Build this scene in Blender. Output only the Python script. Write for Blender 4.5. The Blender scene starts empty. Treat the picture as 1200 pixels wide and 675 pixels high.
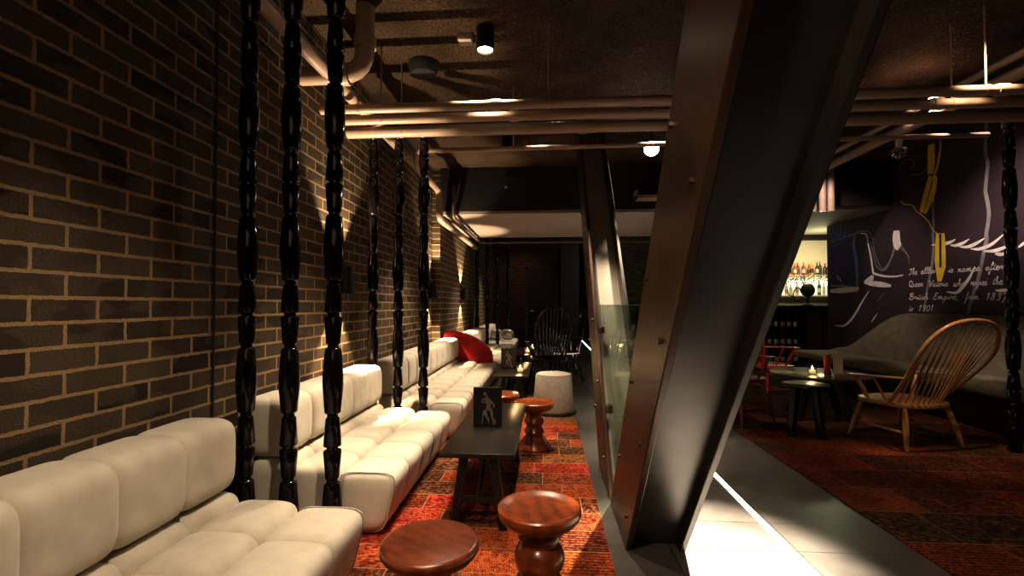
import bpy, bmesh, math, random
from mathutils import Vector, Matrix
random.seed(7)
PI = math.pi
C = bpy.context.scene.collection

# ------------------------------------------------------------------ materials
MATS = {}
def new_mat(name):
    m = bpy.data.materials.new(name); m.use_nodes = True
    nt = m.node_tree
    for n in list(nt.nodes): nt.nodes.remove(n)
    out = nt.nodes.new('ShaderNodeOutputMaterial')
    MATS[name] = m
    return m, nt, out
def N(nt, kind, **kw):
    n = nt.nodes.new(kind)
    for k, v in kw.items():
        if k.startswith('_'): setattr(n, k[1:], v)
        else: n.inputs[k.replace('__', ' ')].default_value = v
    return n
def L(nt, a, b): nt.links.new(a, b)
def rgba(c): return (c[0], c[1], c[2], 1.0)
def ramp(nt, fac, stops, interp='LINEAR'):
    r = nt.nodes.new('ShaderNodeValToRGB'); r.color_ramp.interpolation = interp
    el = r.color_ramp.elements
    while len(el) > 1: el.remove(el[-1])
    el[0].position = stops[0][0]; el[0].color = rgba(stops[0][1])
    for p, c in stops[1:]:
        e = el.new(p); e.color = rgba(c)
    L(nt, fac, r.inputs['Fac'])
    return r
def mixc(nt, fac, a, b, mode='MIX'):
    m = nt.nodes.new('ShaderNodeMix'); m.data_type = 'RGBA'; m.blend_type = mode
    for sock, v in ((m.inputs[0], fac), (m.inputs[6], a), (m.inputs[7], b)):
        if hasattr(v, 'links'): L(nt, v, sock)
        elif isinstance(v, (int, float)): sock.default_value = v
        else: sock.default_value = rgba(v)
    return m.outputs[2]
def math_(nt, op, a, b=None, c=None):
    m = nt.nodes.new('ShaderNodeMath'); m.operation = op
    for i, v in enumerate((a, b, c)):
        if v is None: continue
        if hasattr(v, 'links'): L(nt, v, m.inputs[i])
        else: m.inputs[i].default_value = v
    return m.outputs[0]
def coords(nt, scale=(1, 1, 1), rot=(0, 0, 0)):
    tc = nt.nodes.new('ShaderNodeTexCoord'); mp = nt.nodes.new('ShaderNodeMapping')
    mp.inputs['Scale'].default_value = scale; mp.inputs['Rotation'].default_value = rot
    L(nt, tc.outputs['Object'], mp.inputs['Vector'])
    return mp.outputs['Vector']
def pm(name, col, rough=.5, metal=0., var=.15, nscale=8., bump=0., bscale=60., stretch=(1, 1, 1), spec=.5, coat=0., sheen=0., emit=None, estr=0., rvar=0.):
    """Principled material whose colour is broken up by procedural noise."""
    m, nt, out = new_mat(name)
    b = N(nt, 'ShaderNodeBsdfPrincipled')
    v = coords(nt, stretch)
    nz = N(nt, 'ShaderNodeTexNoise', Scale=nscale, Detail=4.0); L(nt, v, nz.inputs['Vector'])
    lo = tuple(c * (1 - var) for c in col); hi = tuple(c * (1 + var) for c in col)
    r = ramp(nt, nz.outputs['Fac'], [(.3, lo), (.7, hi)])
    L(nt, r.outputs['Color'], b.inputs['Base Color'])
    b.inputs['Roughness'].default_value = rough; b.inputs['Metallic'].default_value = metal
    b.inputs['Specular IOR Level'].default_value = spec
    b.inputs['Coat Weight'].default_value = coat; b.inputs['Coat Roughness'].default_value = .12
    b.inputs['Sheen Weight'].default_value = sheen
    if rvar:
        rr = math_(nt, 'MULTIPLY_ADD', nz.outputs['Fac'], rvar, rough - rvar / 2); L(nt, rr, b.inputs['Roughness'])
    if bump:
        n2 = N(nt, 'ShaderNodeTexNoise', Scale=bscale, Detail=5.0); L(nt, v, n2.inputs['Vector'])
        bp = N(nt, 'ShaderNodeBump', Strength=bump, Distance=.01); L(nt, n2.outputs['Fac'], bp.inputs['Height'])
        L(nt, bp.outputs['Normal'], b.inputs['Normal'])
    if emit:
        b.inputs['Emission Color'].default_value = rgba(emit); b.inputs['Emission Strength'].default_value = estr
    L(nt, b.outputs[0], out.inputs['Surface'])
    return m

def mat_brick(name, c_dark, c_mid, c_mortar, rot='X'):
    m, nt, out = new_mat(name)
    tc = nt.nodes.new('ShaderNodeTexCoord')
    sx = nt.nodes.new('ShaderNodeSeparateXYZ'); L(nt, tc.outputs['Object'], sx.inputs[0])
    cb = nt.nodes.new('ShaderNodeCombineXYZ')
    L(nt, sx.outputs['Y' if rot == 'X' else 'X'], cb.inputs[0]); L(nt, sx.outputs['Z'], cb.inputs[1])
    nz = N(nt, 'ShaderNodeTexNoise', Scale=38.0, Detail=3.0); L(nt, tc.outputs['Object'], nz.inputs['Vector'])
    sub = nt.nodes.new('ShaderNodeVectorMath'); sub.operation = 'SUBTRACT'; L(nt, nz.outputs['Color'], sub.inputs[0]); sub.inputs[1].default_value = (.5, .5, .5)
    sc = nt.nodes.new('ShaderNodeVectorMath'); sc.operation = 'SCALE'; L(nt, sub.outputs[0], sc.inputs[0]); sc.inputs['Scale'].default_value = .009
    ad = nt.nodes.new('ShaderNodeVectorMath'); ad.operation = 'ADD'; L(nt, cb.outputs[0], ad.inputs[0]); L(nt, sc.outputs[0], ad.inputs[1])
    br = nt.nodes.new('ShaderNodeTexBrick'); br.offset = .5; br.offset_frequency = 2
    br.inputs['Color1'].default_value = (0, 0, 0, 1); br.inputs['Color2'].default_value = (1, 1, 1, 1)
    br.inputs['Scale'].default_value = 1.0; br.inputs['Mortar Size'].default_value = .0075; br.inputs['Mortar Smooth'].default_value = .15
    br.inputs['Brick Width'].default_value = .24; br.inputs['Row Height'].default_value = .086; br.inputs['Bias'].default_value = 0
    L(nt, ad.outputs[0], br.inputs['Vector'])
    # bricks: random tone, plus sandy mottled patches that cover part of a brick
    tone = ramp(nt, br.outputs['Color'], [(0, c_dark), (.55, c_mid), (1, tuple(x * 1.35 for x in c_mid))])
    mp = nt.nodes.new('ShaderNodeMapping'); mp.inputs['Scale'].default_value = (4.6, 4.6, 11.0) ; L(nt, tc.outputs['Object'], mp.inputs['Vector'])
    pn = N(nt, 'ShaderNodeTexNoise', Scale=1.0, Detail=1.0); L(nt, mp.outputs[0], pn.inputs['Vector'])
    pr = ramp(nt, pn.outputs['Fac'], [(.5, (0, 0, 0)), (.56, (1, 1, 1))])
    fine = N(nt, 'ShaderNodeTexNoise', Scale=150.0, Detail=3.0); L(nt, tc.outputs['Object'], fine.inputs['Vector'])
    fr = ramp(nt, fine.outputs['Fac'], [(.35, tuple(x * .8 for x in c_mid)), (.65, tuple(x * 1.8 for x in c_mid))])
    fac = math_(nt, 'MULTIPLY', pr.outputs['Color'], .75)
    bricks = mixc(nt, fac, tone.outputs['Color'], fr.outputs['Color'])
    grit = ramp(nt, fine.outputs['Fac'], [(.3, tuple(x * .72 for x in c_mortar)), (.7, tuple(x * 1.2 for x in c_mortar))])
    col = mixc(nt, br.outputs['Fac'], bricks, grit.outputs['Color'])
    b = N(nt, 'ShaderNodeBsdfPrincipled', Roughness=.85)
    b.inputs['Specular IOR Level'].default_value = .25
    L(nt, col, b.inputs['Base Color'])
    h = math_(nt, 'MULTIPLY_ADD', br.outputs['Fac'], -.7, fine.outputs['Fac'])
    bp = N(nt, 'ShaderNodeBump', Strength=.5, Distance=.008); L(nt, h, bp.inputs['Height']); L(nt, bp.outputs[0], b.inputs['Normal'])
    L(nt, b.outputs[0], out.inputs['Surface'])
    return m

def mat_rug(name, dim=1.0, seed=0.0, stretch=1.0):
    m, nt, out = new_mat(name)
    tc = nt.nodes.new('ShaderNodeTexCoord')
    off = nt.nodes.new('ShaderNodeVectorMath'); off.operation = 'ADD'; off.inputs[1].default_value = (seed, seed * .7, 0)
    L(nt, tc.outputs['Object'], off.inputs[0]); v = off.outputs[0]
    def brick(bw, rh, mortar, o=.37, f=2):
        b = nt.nodes.new('ShaderNodeTexBrick'); b.offset = o; b.offset_frequency = f; b.squash = 1.35; b.squash_frequency = 3
        b.inputs['Color1'].default_value = (0, 0, 0, 1); b.inputs['Color2'].default_value = (1, 1, 1, 1); b.inputs['Mortar'].default_value = (.5, .5, .5, 1)
        b.inputs['Scale'].default_value = 1; b.inputs['Mortar Size'].default_value = mortar; b.inputs['Mortar Smooth'].default_value = .1
        b.inputs['Brick Width'].default_value = bw; b.inputs['Row Height'].default_value = rh; b.inputs['Bias'].default_value = 0
        L(nt, v, b.inputs['Vector']); return b
    patch = brick(.34 * stretch, .21 * stretch, .0025)
    base = ramp(nt, patch.outputs['Color'], [(0, (.12, .012, .006)), (.16, (.36, .045, .012)), (.30, (.07, .022, .011)), (.42, (.55, .095, .016)),
                (.54, (.22, .020, .008)), (.64, (.28, .11, .040)), (.74, (.44, .024, .012)), (.84, (.09, .020, .010)), (.93, (.45, .075, .016))], 'CONSTANT')
    wn = N(nt, 'ShaderNodeTexWhiteNoise'); wn.noise_dimensions = '1D'; L(nt, patch.outputs['Color'], wn.inputs['W'])
    # motif A: rosettes of concentric rings; motif B: small blocks; motif C: fine banding
    vo = N(nt, 'ShaderNodeTexVoronoi', Scale=19.0, Randomness=.3); L(nt, v, vo.inputs['Vector'])
    ring = math_(nt, 'SINE', math_(nt, 'MULTIPLY', vo.outputs['Distance'], 30.0))
    ringf = ramp(nt, ring, [(.45, (0, 0, 0)), (.6, (1, 1, 1))])
    blk = brick(.030, .020, .003, .5, 2)
    blkf = ramp(nt, blk.outputs['Color'], [(0, (0, 0, 0)), (.5, (.55, .55, .55)), (.7, (1, 1, 1))], 'CONSTANT')
    wv = N(nt, 'ShaderNodeTexWave', Scale=13.0, Distortion=5.0, Detail=3.0); wv.bands_direction = 'Y'; wv.inputs['Detail Scale'].default_value = 6.0; L(nt, v, wv.inputs['Vector'])
    wvf = ramp(nt, wv.outputs['Fac'], [(.4, (0, 0, 0)), (.62, (1, 1, 1))])
    selA = math_(nt, 'GREATER_THAN', wn.outputs['Value'], .55)
    selB = math_(nt, 'GREATER_THAN', wn.outputs['Value'], .78)
    mot = mixc(nt, selA, wvf.outputs['Color'], ringf.outputs['Color']); mot = mixc(nt, selB, mot, blkf.outputs['Color'])
    fn = N(nt, 'ShaderNodeTexNoise', Scale=48.0, Detail=6.0, Roughness=.7); L(nt, v, fn.inputs['Vector'])
    fnf = ramp(nt, fn.outputs['Fac'], [(.42, (0, 0, 0)), (.6, (1, 1, 1))])
    dk = mixc(nt, 1.0, base.outputs['Color'], (.22, .17, .17), 'MULTIPLY')
    c1 = mixc(nt, math_(nt, 'MULTIPLY', mot, .8), base.outputs['Color'], dk)
    # cream/orange accents on the fine threads
    acc = math_(nt, 'MULTIPLY', math_(nt, 'MULTIPLY', fnf.outputs['Color'], math_(nt, 'SUBTRACT', 1.0, mot)), .5)
    c2 = mixc(nt, acc, c1, (.46, .25, .10))
    dks = ramp(nt, fn.outputs['Fac'], [(.36, (.30, .26, .26)), (.50, (1, 1, 1))])
    c2 = mixc(nt, 1.0, c2, dks.outputs['Color'], 'MULTIPLY')
    wear = N(nt, 'ShaderNodeTexNoise', Scale=3.0, Detail=4.0); L(nt, v, wear.inputs['Vector'])
    wf = ramp(nt, wear.outputs['Fac'], [(.35, (.55, .55, .55)), (.65, (1.25, 1.25, 1.25))])
    c3 = mixc(nt, 1.0, c2, wf.outputs['Color'], 'MULTIPLY')
    c4 = mixc(nt, math_(nt, 'MULTIPLY', patch.outputs['Fac'], .8), c3, (.42, .27, .13))
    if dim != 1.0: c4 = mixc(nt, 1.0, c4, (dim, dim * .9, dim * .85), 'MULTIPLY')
    b = N(nt, 'ShaderNodeBsdfPrincipled', Roughness=.92); b.inputs['Specular IOR Level'].default_value = .15
    L(nt, c4, b.inputs['Base Color'])
    bp = N(nt, 'ShaderNodeBump', Strength=.3, Distance=.004); L(nt, fn.outputs['Fac'], bp.inputs['Height']); L(nt, bp.outputs[0], b.inputs['Normal'])
    L(nt, b.outputs[0], out.inputs['Surface'])
    return m

def mat_tiles(name):
    m, nt, out = new_mat(name)
    v = coords(nt)
    br = nt.nodes.new('ShaderNodeTexBrick'); br.offset = .0; br.offset_frequency = 2
    br.inputs['Color1'].default_value = (.080, .070, .062, 1); br.inputs['Color2'].default_value = (.110, .098, .086, 1); br.inputs['Mortar'].default_value = (.03, .026, .022, 1)
    br.inputs['Scale'].default_value = 1; br.inputs['Mortar Size'].default_value = .003; br.inputs['Brick Width'].default_value = .60; br.inputs['Row Height'].default_value = .30
    L(nt, v, br.inputs['Vector'])
    nz = N(nt, 'ShaderNodeTexNoise', Scale=5.0, Detail=6.0); L(nt, v, nz.inputs['Vector'])
    nf = ramp(nt, nz.outputs['Fac'], [(.3, (.75, .75, .75)), (.7, (1.2, 1.2, 1.2))])
    col = mixc(nt, 1.0, br.outputs['Color'], nf.outputs['Color'], 'MULTIPLY')
    b = N(nt, 'ShaderNodeBsdfPrincipled', Roughness=.3); L(nt, col, b.inputs['Base Color'])
    L(nt, math_(nt, 'MULTIPLY_ADD', nz.outputs['Fac'], .25, .22), b.inputs['Roughness'])
    bp = N(nt, 'ShaderNodeBump', Strength=.25, Distance=.003); bp.invert = True; L(nt, br.outputs['Fac'], bp.inputs['Height']); L(nt, bp.outputs[0], b.inputs['Normal'])
    L(nt, b.outputs[0], out.inputs['Surface'])
    return m

def mat_ceiling(name):
    m, nt, out = new_mat(name)
    v = coords(nt)
    big = N(nt, 'ShaderNodeTexNoise', Scale=1.6, Detail=6.0); L(nt, v, big.inputs['Vector'])
    fine = N(nt, 'ShaderNodeTexNoise', Scale=55.0, Detail=4.0, Roughness=.7); L(nt, v, fine.inputs['Vector'])
    vo = N(nt, 'ShaderNodeTexVoronoi', Scale=42.0); L(nt, v, vo.inputs['Vector'])
    c = ramp(nt, big.outputs['Fac'], [(.3, (.045, .029, .018)), (.7, (.135, .088, .057))])
    f = ramp(nt, fine.outputs['Fac'], [(.33, (.35, .33, .31)), (.55, (1.1, 1.1, 1.1))])
    col = mixc(nt, 1.0, c.outputs['Color'], f.outputs['Color'], 'MULTIPLY')
    b = N(nt, 'ShaderNodeBsdfPrincipled', Roughness=.95); L(nt, col, b.inputs['Base Color'])
    b.inputs['Specular IOR Level'].default_value = .1
    h = math_(nt, 'ADD', fine.outputs['Fac'], math_(nt, 'MULTIPLY', vo.outputs['Distance'], .8))
    bp = N(nt, 'ShaderNodeBump', Strength=.9, Distance=.03); L(nt, h, bp.inputs['Height']); L(nt, bp.outputs[0], b.inputs['Normal'])
    L(nt, b.outputs[0], out.inputs['Surface'])
    return m

def mat_wood(name, c1, c2, rough=.35, scale=1.0, stretch=(1, 1, 8), coat=.3, ring=4.0):
    m, nt, out = new_mat(name)
    v = coords(nt, (scale / stretch[0], scale / stretch[1], scale / stretch[2]))
    nz = N(nt, 'ShaderNodeTexNoise', Scale=3.0 * ring, Detail=6.0, Distortion=1.2); L(nt, v, nz.inputs['Vector'])
    wv = N(nt, 'ShaderNodeTexWave', Scale=ring * 2, Distortion=6.0, Detail=3.0); L(nt, v, wv.inputs['Vector'])
    f = math_(nt, 'MULTIPLY_ADD', wv.outputs['Fac'], .16, math_(nt, 'MULTIPLY', nz.outputs['Fac'], .84))
    r = ramp(nt, f, [(.25, c1), (.72, c2)])
    b = N(nt, 'ShaderNodeBsdfPrincipled', Roughness=rough); L(nt, r.outputs['Color'], b.inputs['Base Color'])
    b.inputs['Coat Weight'].default_value = coat; b.inputs['Coat Roughness'].default_value = .2
    bp = N(nt, 'ShaderNodeBump', Strength=.08, Distance=.002); L(nt, f, bp.inputs['Height']); L(nt, bp.outputs[0], b.inputs['Normal'])
    L(nt, b.outputs[0], out.inputs['Surface'])
    return m

def mat_glass(name, tint=(.80, .90, .86), refl=.22):
    """thin architectural glass: tinted see-through sheet with mirror reflection by angle."""
    m, nt, out = new_mat(name)
    tr = N(nt, 'ShaderNodeBsdfTransparent'); 
    nz = N(nt, 'ShaderNodeTexNoise', Scale=2.0); L(nt, coords(nt), nz.inputs['Vector'])
    r = ramp(nt, nz.outputs['Fac'], [(.3, tint), (.7, tuple(min(1, t * 1.04) for t in tint))]); L(nt, r.outputs['Color'], tr.inputs['Color'])
    gl = N(nt, 'ShaderNodeBsdfGlossy', Roughness=.01)
    fr = N(nt, 'ShaderNodeFresnel', IOR=1.5)
    f = math_(nt, 'ADD', math_(nt, 'MULTIPLY', fr.outputs[0], .20), refl * .03)
    mx = nt.nodes.new('ShaderNodeMixShader'); L(nt, f, mx.inputs[0]); L(nt, tr.outputs[0], mx.inputs[1]); L(nt, gl.outputs[0], mx.inputs[2])
    L(nt, mx.outputs[0], out.inputs['Surface'])
    return m

def mat_emit(name, col, strength):
    m, nt, out = new_mat(name)
    nz = N(nt, 'ShaderNodeTexNoise', Scale=3.0); L(nt, coords(nt), nz.inputs['Vector'])
    r = ramp(nt, nz.outputs['Fac'], [(.2, tuple(c * .92 for c in col)), (.8, col)])
    e = N(nt, 'ShaderNodeEmission', Strength=strength); L(nt, r.outputs['Color'], e.inputs['Color'])
    L(nt, e.outputs[0], out.inputs['Surface'])
    return m

def mat_lino(name):
    """dark card with a soft brown sheen."""
    return pm(name, (.012, .009, .008), .35, var=.4, nscale=20)

M_brick = mat_brick('brown_brick', (.018, .012, .0075), (.060, .042, .026), (.33, .215, .110))
M_brickB = mat_brick('dark_red_brick', (.030, .014, .010), (.055, .028, .018), (.10, .075, .05), 'Y')
M_brickG = mat_brick('olive_brick', (.04, .04, .022), (.08, .08, .045), (.03, .028, .018), 'Y')
M_rug = mat_rug('patchwork_rug_near', .95, 3.3)
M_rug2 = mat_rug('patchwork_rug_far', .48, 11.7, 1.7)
M_tile = mat_tiles('slate_tiles')
M_ceil = mat_ceiling('sprayed_concrete')
M_linen = pm('cream_linen', (.60, .53, .43), .85, var=.07, nscale=14, bump=.16, bscale=420, sheen=.25, spec=.2)
M_linen2 = pm('pouf_linen', (.50, .44, .35), .9, var=.12, nscale=25, bump=.25, bscale=260, spec=.2)
M_seam = pm('seam_piping', (.40, .34, .27), .8, var=.1)
M_black_gloss = pm('black_lacquer', (.004, .003, .003), .12, var=.3, nscale=5, spec=.4)
M_black = pm('black_paint', (.007, .006, .006), .4, var=.3, nscale=6)
M_blackmat = pm('matte_black', (.010, .009, .009), .7, var=.3, nscale=6)
M_walnut = mat_wood('walnut', (.10, .018, .004), (.32, .072, .015), .27, 1.0, (1, 1, 1), .3, 2.6)
M_walnut2 = mat_wood('aged_walnut', (.070, .015, .005), (.19, .042, .012), .32, 1.0, (1, 1, 1), .2, 3.4)
M_darkwood = mat_wood('ebonised_oak', (.007, .0045, .003), (.020, .013, .009), .30, 1.0, (1, 9, 1), .25, 6.0)
M_ash = mat_wood('pale_ash', (.36, .17, .055), (.56, .30, .115), .38, 1.0, (1, 1, 6), .3, 5.0)
M_red = pm('red_velvet', (.58, .013, .015), .75, var=.32, nscale=6, sheen=.15, bump=.1, bscale=90)
M_redshaded = pm('shaded_red_paint', (.085, .006, .004), .4, var=.2)  # red paint darkened, the shadow on the half-hidden chair is in the colour
M_redpaint = pm('red_lacquer', (.62, .022, .014), .3, var=.12, coat=.4)
M_steel = pm('blackened_steel', (.046, .035, .026), .40, .55, var=.22, nscale=4, stretch=(1, 3, .4), rvar=.15, bump=.05, bscale=90)
M_patina = pm('brown_patina_steel', (.060, .029, .014), .36, .5, var=.45, nscale=2.2, stretch=(1, 2, 1), rvar=.18, bump=.05, bscale=50)
M_bolt = pm('bolt_steel', (.12, .085, .06), .35, .8, var=.2)
M_pipe = pm('painted_pipe', (.38, .265, .19), .42, var=.08, nscale=4)
M_pipe_dark = pm('dark_pipe', (.12, .075, .05), .45, var=.15, nscale=4)
M_soffit = pm('plaster_soffit', (.34, .27, .225), .85, var=.06, nscale=1.5)
M_bulk = pm('dark_bulkhead', (.008, .005, .004), .75, var=.25, nscale=3)
M_white = pm('cream_plastic', (.62, .53, .42), .5, var=.05)
M_chrome = pm('chrome', (.75, .72, .68), .12, 1.0, var=.05)
M_plum = pm('plum_paint', (.042, .024, .030), .55, var=.15, nscale=2.5)
M_mwhite = pm('mural_white', (.85, .78, .72), .6, var=.15, nscale=12)
M_mgrey = pm('mural_grey', (.27, .245, .25), .6, var=.25, nscale=14)
M_mblue = pm('mural_blue', (.16, .27, .66), .6, var=.25, nscale=9)
M_mnavy = pm('mural_navy', (.014, .022, .10), .6, var=.3, nscale=3)
M_myellow = pm('mural_yellow', (.85, .60, .04), .55, var=.12, nscale=8)
M_moss = pm('olive_bench_felt', (.20, .165, .105), .9, var=.22, nscale=9, bump=.15, bscale=200)
M_glass = mat_glass('balustrade_glass', (.66, .73, .69), .3)
M_clear = mat_glass('clear_glass', (.93, .93, .90), .5)
M_greenedge = pm('glass_edge', (.10, .20, .16), .15, var=.1)
M_led = mat_emit('led_white', (1.0, .90, .76), 9.0)
M_lamp = mat_emit('lamp_glow', (1.0, .85, .62), 18.0)
M_lampdim = mat_emit('lamp_glow_dim', (1.0, .80, .55), 1.2)
M_flame = mat_emit('candle_flame', (1.0, .62, .22), 14.0)
M_wax = pm('wax', (.75, .55, .30), .5, var=.05, emit=(1, .6, .25), estr=.8)
M_cream = pm('bar_cream_wall', (.72, .66, .48), .7, var=.06)
M_barceil = pm('bar_green_ceiling', (.60, .66, .42), .6, var=.06)
M_bargrey = pm('bar_front_grey', (.060, .060, .050), .4, var=.2, nscale=3)
M_card = mat_lino('menu_card_black')
M_print = pm('printed_figure', (.16, .125, .095), .6, var=.8, nscale=45)
M_silver = pm('silver_satin', (.42, .39, .35), .3, .6, var=.4, nscale=14, bump=.3, bscale=20)
M_redcard = pm('red_menu', (.30, .02, .02), .5, var=.15)
M_creamcard = pm('cream_menu', (.60, .50, .36), .6, var=.08)
BOT = [pm('bottle_amber', (.42, .10, .015), .1, var=.25), pm('bottle_green', (.05, .16, .03), .1, var=.25), pm('bottle_red', (.35, .025, .02), .12, var=.25),
       pm('bottle_clear', (.65, .60, .50), .08, var=.1), pm('bottle_dark', (.03, .012, .008), .1, var=.2), pm('bottle_gold', (.60, .36, .06), .15, var=.2)]
M_plant = pm('garland_green', (.07, .14, .03), .6, var=.5, nscale=30)

# ------------------------------------------------------------------ mesh helpers
def catmull(pts, n=6):
    pts = [Vector(p) for p in pts]
    if len(pts) < 3: return pts
    out = []
    for i in range(len(pts) - 1):
        p0 = pts[max(i - 1, 0)]; p1 = pts[i]; p2 = pts[i + 1]; p3 = pts[min(i + 2, len(pts) - 1)]
        for k in range(n):
            t = k / n
            out.append(.5 * ((2 * p1) + (p2 - p0) * t + (2 * p0 - 5 * p1 + 4 * p2 - p3) * t * t + (3 * p1 - p0 - 3 * p2 + p3) * t ** 3))
    out.append(pts[-1])
    return out

class MB:
    def __init__(self): self.bm = bmesh.new()
    def box(self, x0, x1, y0, y1, z0, z1, bevel=0., seg=2):
        b2 = bmesh.new(); bmesh.ops.create_cube(b2, size=1)
        for v in b2.verts: v.co = Vector((x0 + (v.co.x + .5) * (x1 - x0), y0 + (v.co.y + .5) * (y1 - y0), z0 + (v.co.z + .5) * (z1 - z0)))
        if bevel: bmesh.ops.bevel(b2, geom=list(b2.edges), offset=bevel, segments=seg, profile=.5, affect='EDGES')
        self._merge(b2); return self
    def _merge(self, b2, mat=None):
        if mat is not None: bmesh.ops.transform(b2, matrix=mat, verts=b2.verts)
        me = bpy.data.meshes.new('tmp'); b2.to_mesh(me); b2.free(); self.bm.from_mesh(me); bpy.data.meshes.remove(me)
    def lathe(self, prof, n=32, mat=None, closed=True):
        b2 = bmesh.new(); rings = []
        for r, z in prof:
            if r < 1e-5: rings.append([b2.verts.new((0, 0, z))])
            else: rings.append([b2.verts.new((r * math.cos(2 * PI * i / n), r * math.sin(2 * PI * i / n), z)) for i in range(n)])
        for a, b in zip(rings[:-1], rings[1:]):
            if len(a) == 1 and len(b) == 1: continue
            for i in range(n):
                j = (i + 1) % n
                if len(a) == 1: b2.faces.new((a[0], b[j], b[i]))
                elif len(b) == 1: b2.faces.new((a[i], a[j], b[0]))
                else: b2.faces.new((a[i], a[j], b[j], b[i]))
        if closed:
            if len(rings[0]) > 1: b2.faces.new(list(reversed(rings[0])))
            if len(rings[-1]) > 1: b2.faces.new(rings[-1])
        bmesh.ops.recalc_face_normals(b2, faces=b2.faces)
        self._merge(b2, mat); return self
    def tube(self, pts, rad, n=12, flat=None, cap=True):
        """sweep along points; rad number or list; flat=(sx,sy) squashes the section."""
        pts = [Vector(p) for p in pts]; m = len(pts)
        R = [rad] * m if isinstance(rad, (int, float)) else list(rad)
        tang = [(pts[min(i + 1, m - 1)] - pts[max(i - 1, 0)]).normalized() for i in range(m)]
        ref = Vector((0, 0, 1)) if abs(tang[0].z) < .9 else Vector((1, 0, 0))
        u = (ref - tang[0] * ref.dot(tang[0])).normalized()
        b2 = bmesh.new(); rings = []
        for i in range(m):
            u = (u - tang[i] * u.dot(tang[i])).normalized(); w = tang[i].cross(u)
            if flat is None: sx = sy = 1.0
            else:
                f = flat[i] if isinstance(flat, list) else flat
                sx, sy = f
            rings.append([b2.verts.new(pts[i] + (u * math.cos(2 * PI * k / n) * sx + w * math.sin(2 * PI * k / n) * sy) * R[i]) for k in range(n)])
        for a, b in zip(rings[:-1], rings[1:]):
            for k in range(n): b2.faces.new((a[k], a[(k + 1) % n], b[(k + 1) % n], b[k]))
        if cap: b2.faces.new(list(reversed(rings[0]))); b2.faces.new(rings[-1])
        bmesh.ops.recalc_face_normals(b2, faces=b2.faces)
        self._merge(b2); return self
    def prism(self, poly, axis, a, b, bevel=0.):
        """extrude a 2-D polygon along axis ('x': poly=(y,z); 'y': (x,z); 'z': (x,y)) from a to b."""
        def pt(p, t): return {'x': (t, p[0], p[1]), 'y': (p[0], t, p[1]), 'z': (p[0], p[1], t)}[axis]
        b2 = bmesh.new(); A = [b2.verts.new(pt(p, a)) for p in poly]; B = [b2.verts.new(pt(p, b)) for p in poly]; n = len(poly)
        b2.faces.new(A); b2.faces.new(list(reversed(B)))
        for i in range(n): b2.faces.new((A[i], B[i], B[(i + 1) % n], A[(i + 1) % n]))
        bmesh.ops.recalc_face_normals(b2, faces=b2.faces)
        if bevel: bmesh.ops.bevel(b2, geom=list(b2.edges), offset=bevel, segments=2, profile=.5, affect='EDGES')
        self._merge(b2); return self
    def puff(self, x0, x1, y0, y1, z0, z1, p=5.0, n=12, py=None):
        """a stuffed rounded block (superellipsoid)."""
        b2 = bmesh.new(); idx = {}
        def vert(c):
            k = tuple(round(t, 5) for t in c)
            if k not in idx:
                a = [abs(t) for t in c]
                s = (a[0] ** p + a[1] ** p + a[2] ** p) ** (1 / p)
                if py:                              # tighter edges along y so neighbours meet in a narrow seam
                    lo, hi = .5, 2.0
                    for _ in range(40):
                        s = (lo + hi) / 2
                        if (a[0] / s) ** p + (a[1] / s) ** py + (a[2] / s) ** p > 1: lo = s
                        else: hi = s
                q = [t / s for t in c]
                idx[k] = b2.verts.new(((x0 + x1) / 2 + q[0] * (x1 - x0) / 2, (y0 + y1) / 2 + q[1] * (y1 - y0) / 2, (z0 + z1) / 2 + q[2] * (z1 - z0) / 2))
            return idx[k]
        g = [math.tan((-1 + 2 * i / n) * PI / 4) for i in range(n + 1)]
        for ax in range(3):
            for s in (-1, 1):
                for i in range(n):
                    for j in range(n):
                        q = []
                        for (a, b) in ((i, j), (i + 1, j), (i + 1, j + 1), (i, j + 1)):
                            c = [0, 0, 0]; c[ax] = s; c[(ax + 1) % 3] = g[a]; c[(ax + 2) % 3] = g[b]; q.append(vert(c))
                        b2.faces.new(q if s > 0 else q[::-1])
        bmesh.ops.recalc_face_normals(b2, faces=b2.faces)
        self._merge(b2); return self
    def ribbon(self, pts, widths, x):
        """flat painted stroke lying in the plane x = const; pts are (y, z)."""
        P = [Vector((p[0], p[1])) for p in pts]; m = len(P); vs = []
        for i in range(m):
            t = (P[min(i + 1, m - 1)] - P[max(i - 1, 0)]); t = t.normalized() if t.length > 1e-9 else Vector((1, 0)); nrm = Vector((-t.y, t.x))
            a = P[i] + nrm * widths[i] / 2; b = P[i] - nrm * widths[i] / 2
            vs.append((self.bm.verts.new((x, a.x, a.y)), self.bm.verts.new((x, b.x, b.y))))
        for a, b in zip(vs[:-1], vs[1:]):
            self.bm.faces.new((a[0], a[1], b[1], b[0]))
        return self
    def build(self, name, mat, parent=None, smooth=True, loc=None, rot=None):
        me = bpy.data.meshes.new(name); self.bm.to_mesh(me); self.bm.free()
        o = bpy.data.objects.new(name, me); C.objects.link(o); me.materials.append(mat)
        if smooth:
            for f in me.polygons: f.use_smooth = True
            try: me.set_sharp_from_angle(angle=math.radians(38))
            except Exception: pass
        if parent: o.parent = parent
        if loc is not None: o.location = loc
        if rot is not None: o.rotation_euler = rot
        return o

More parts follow.
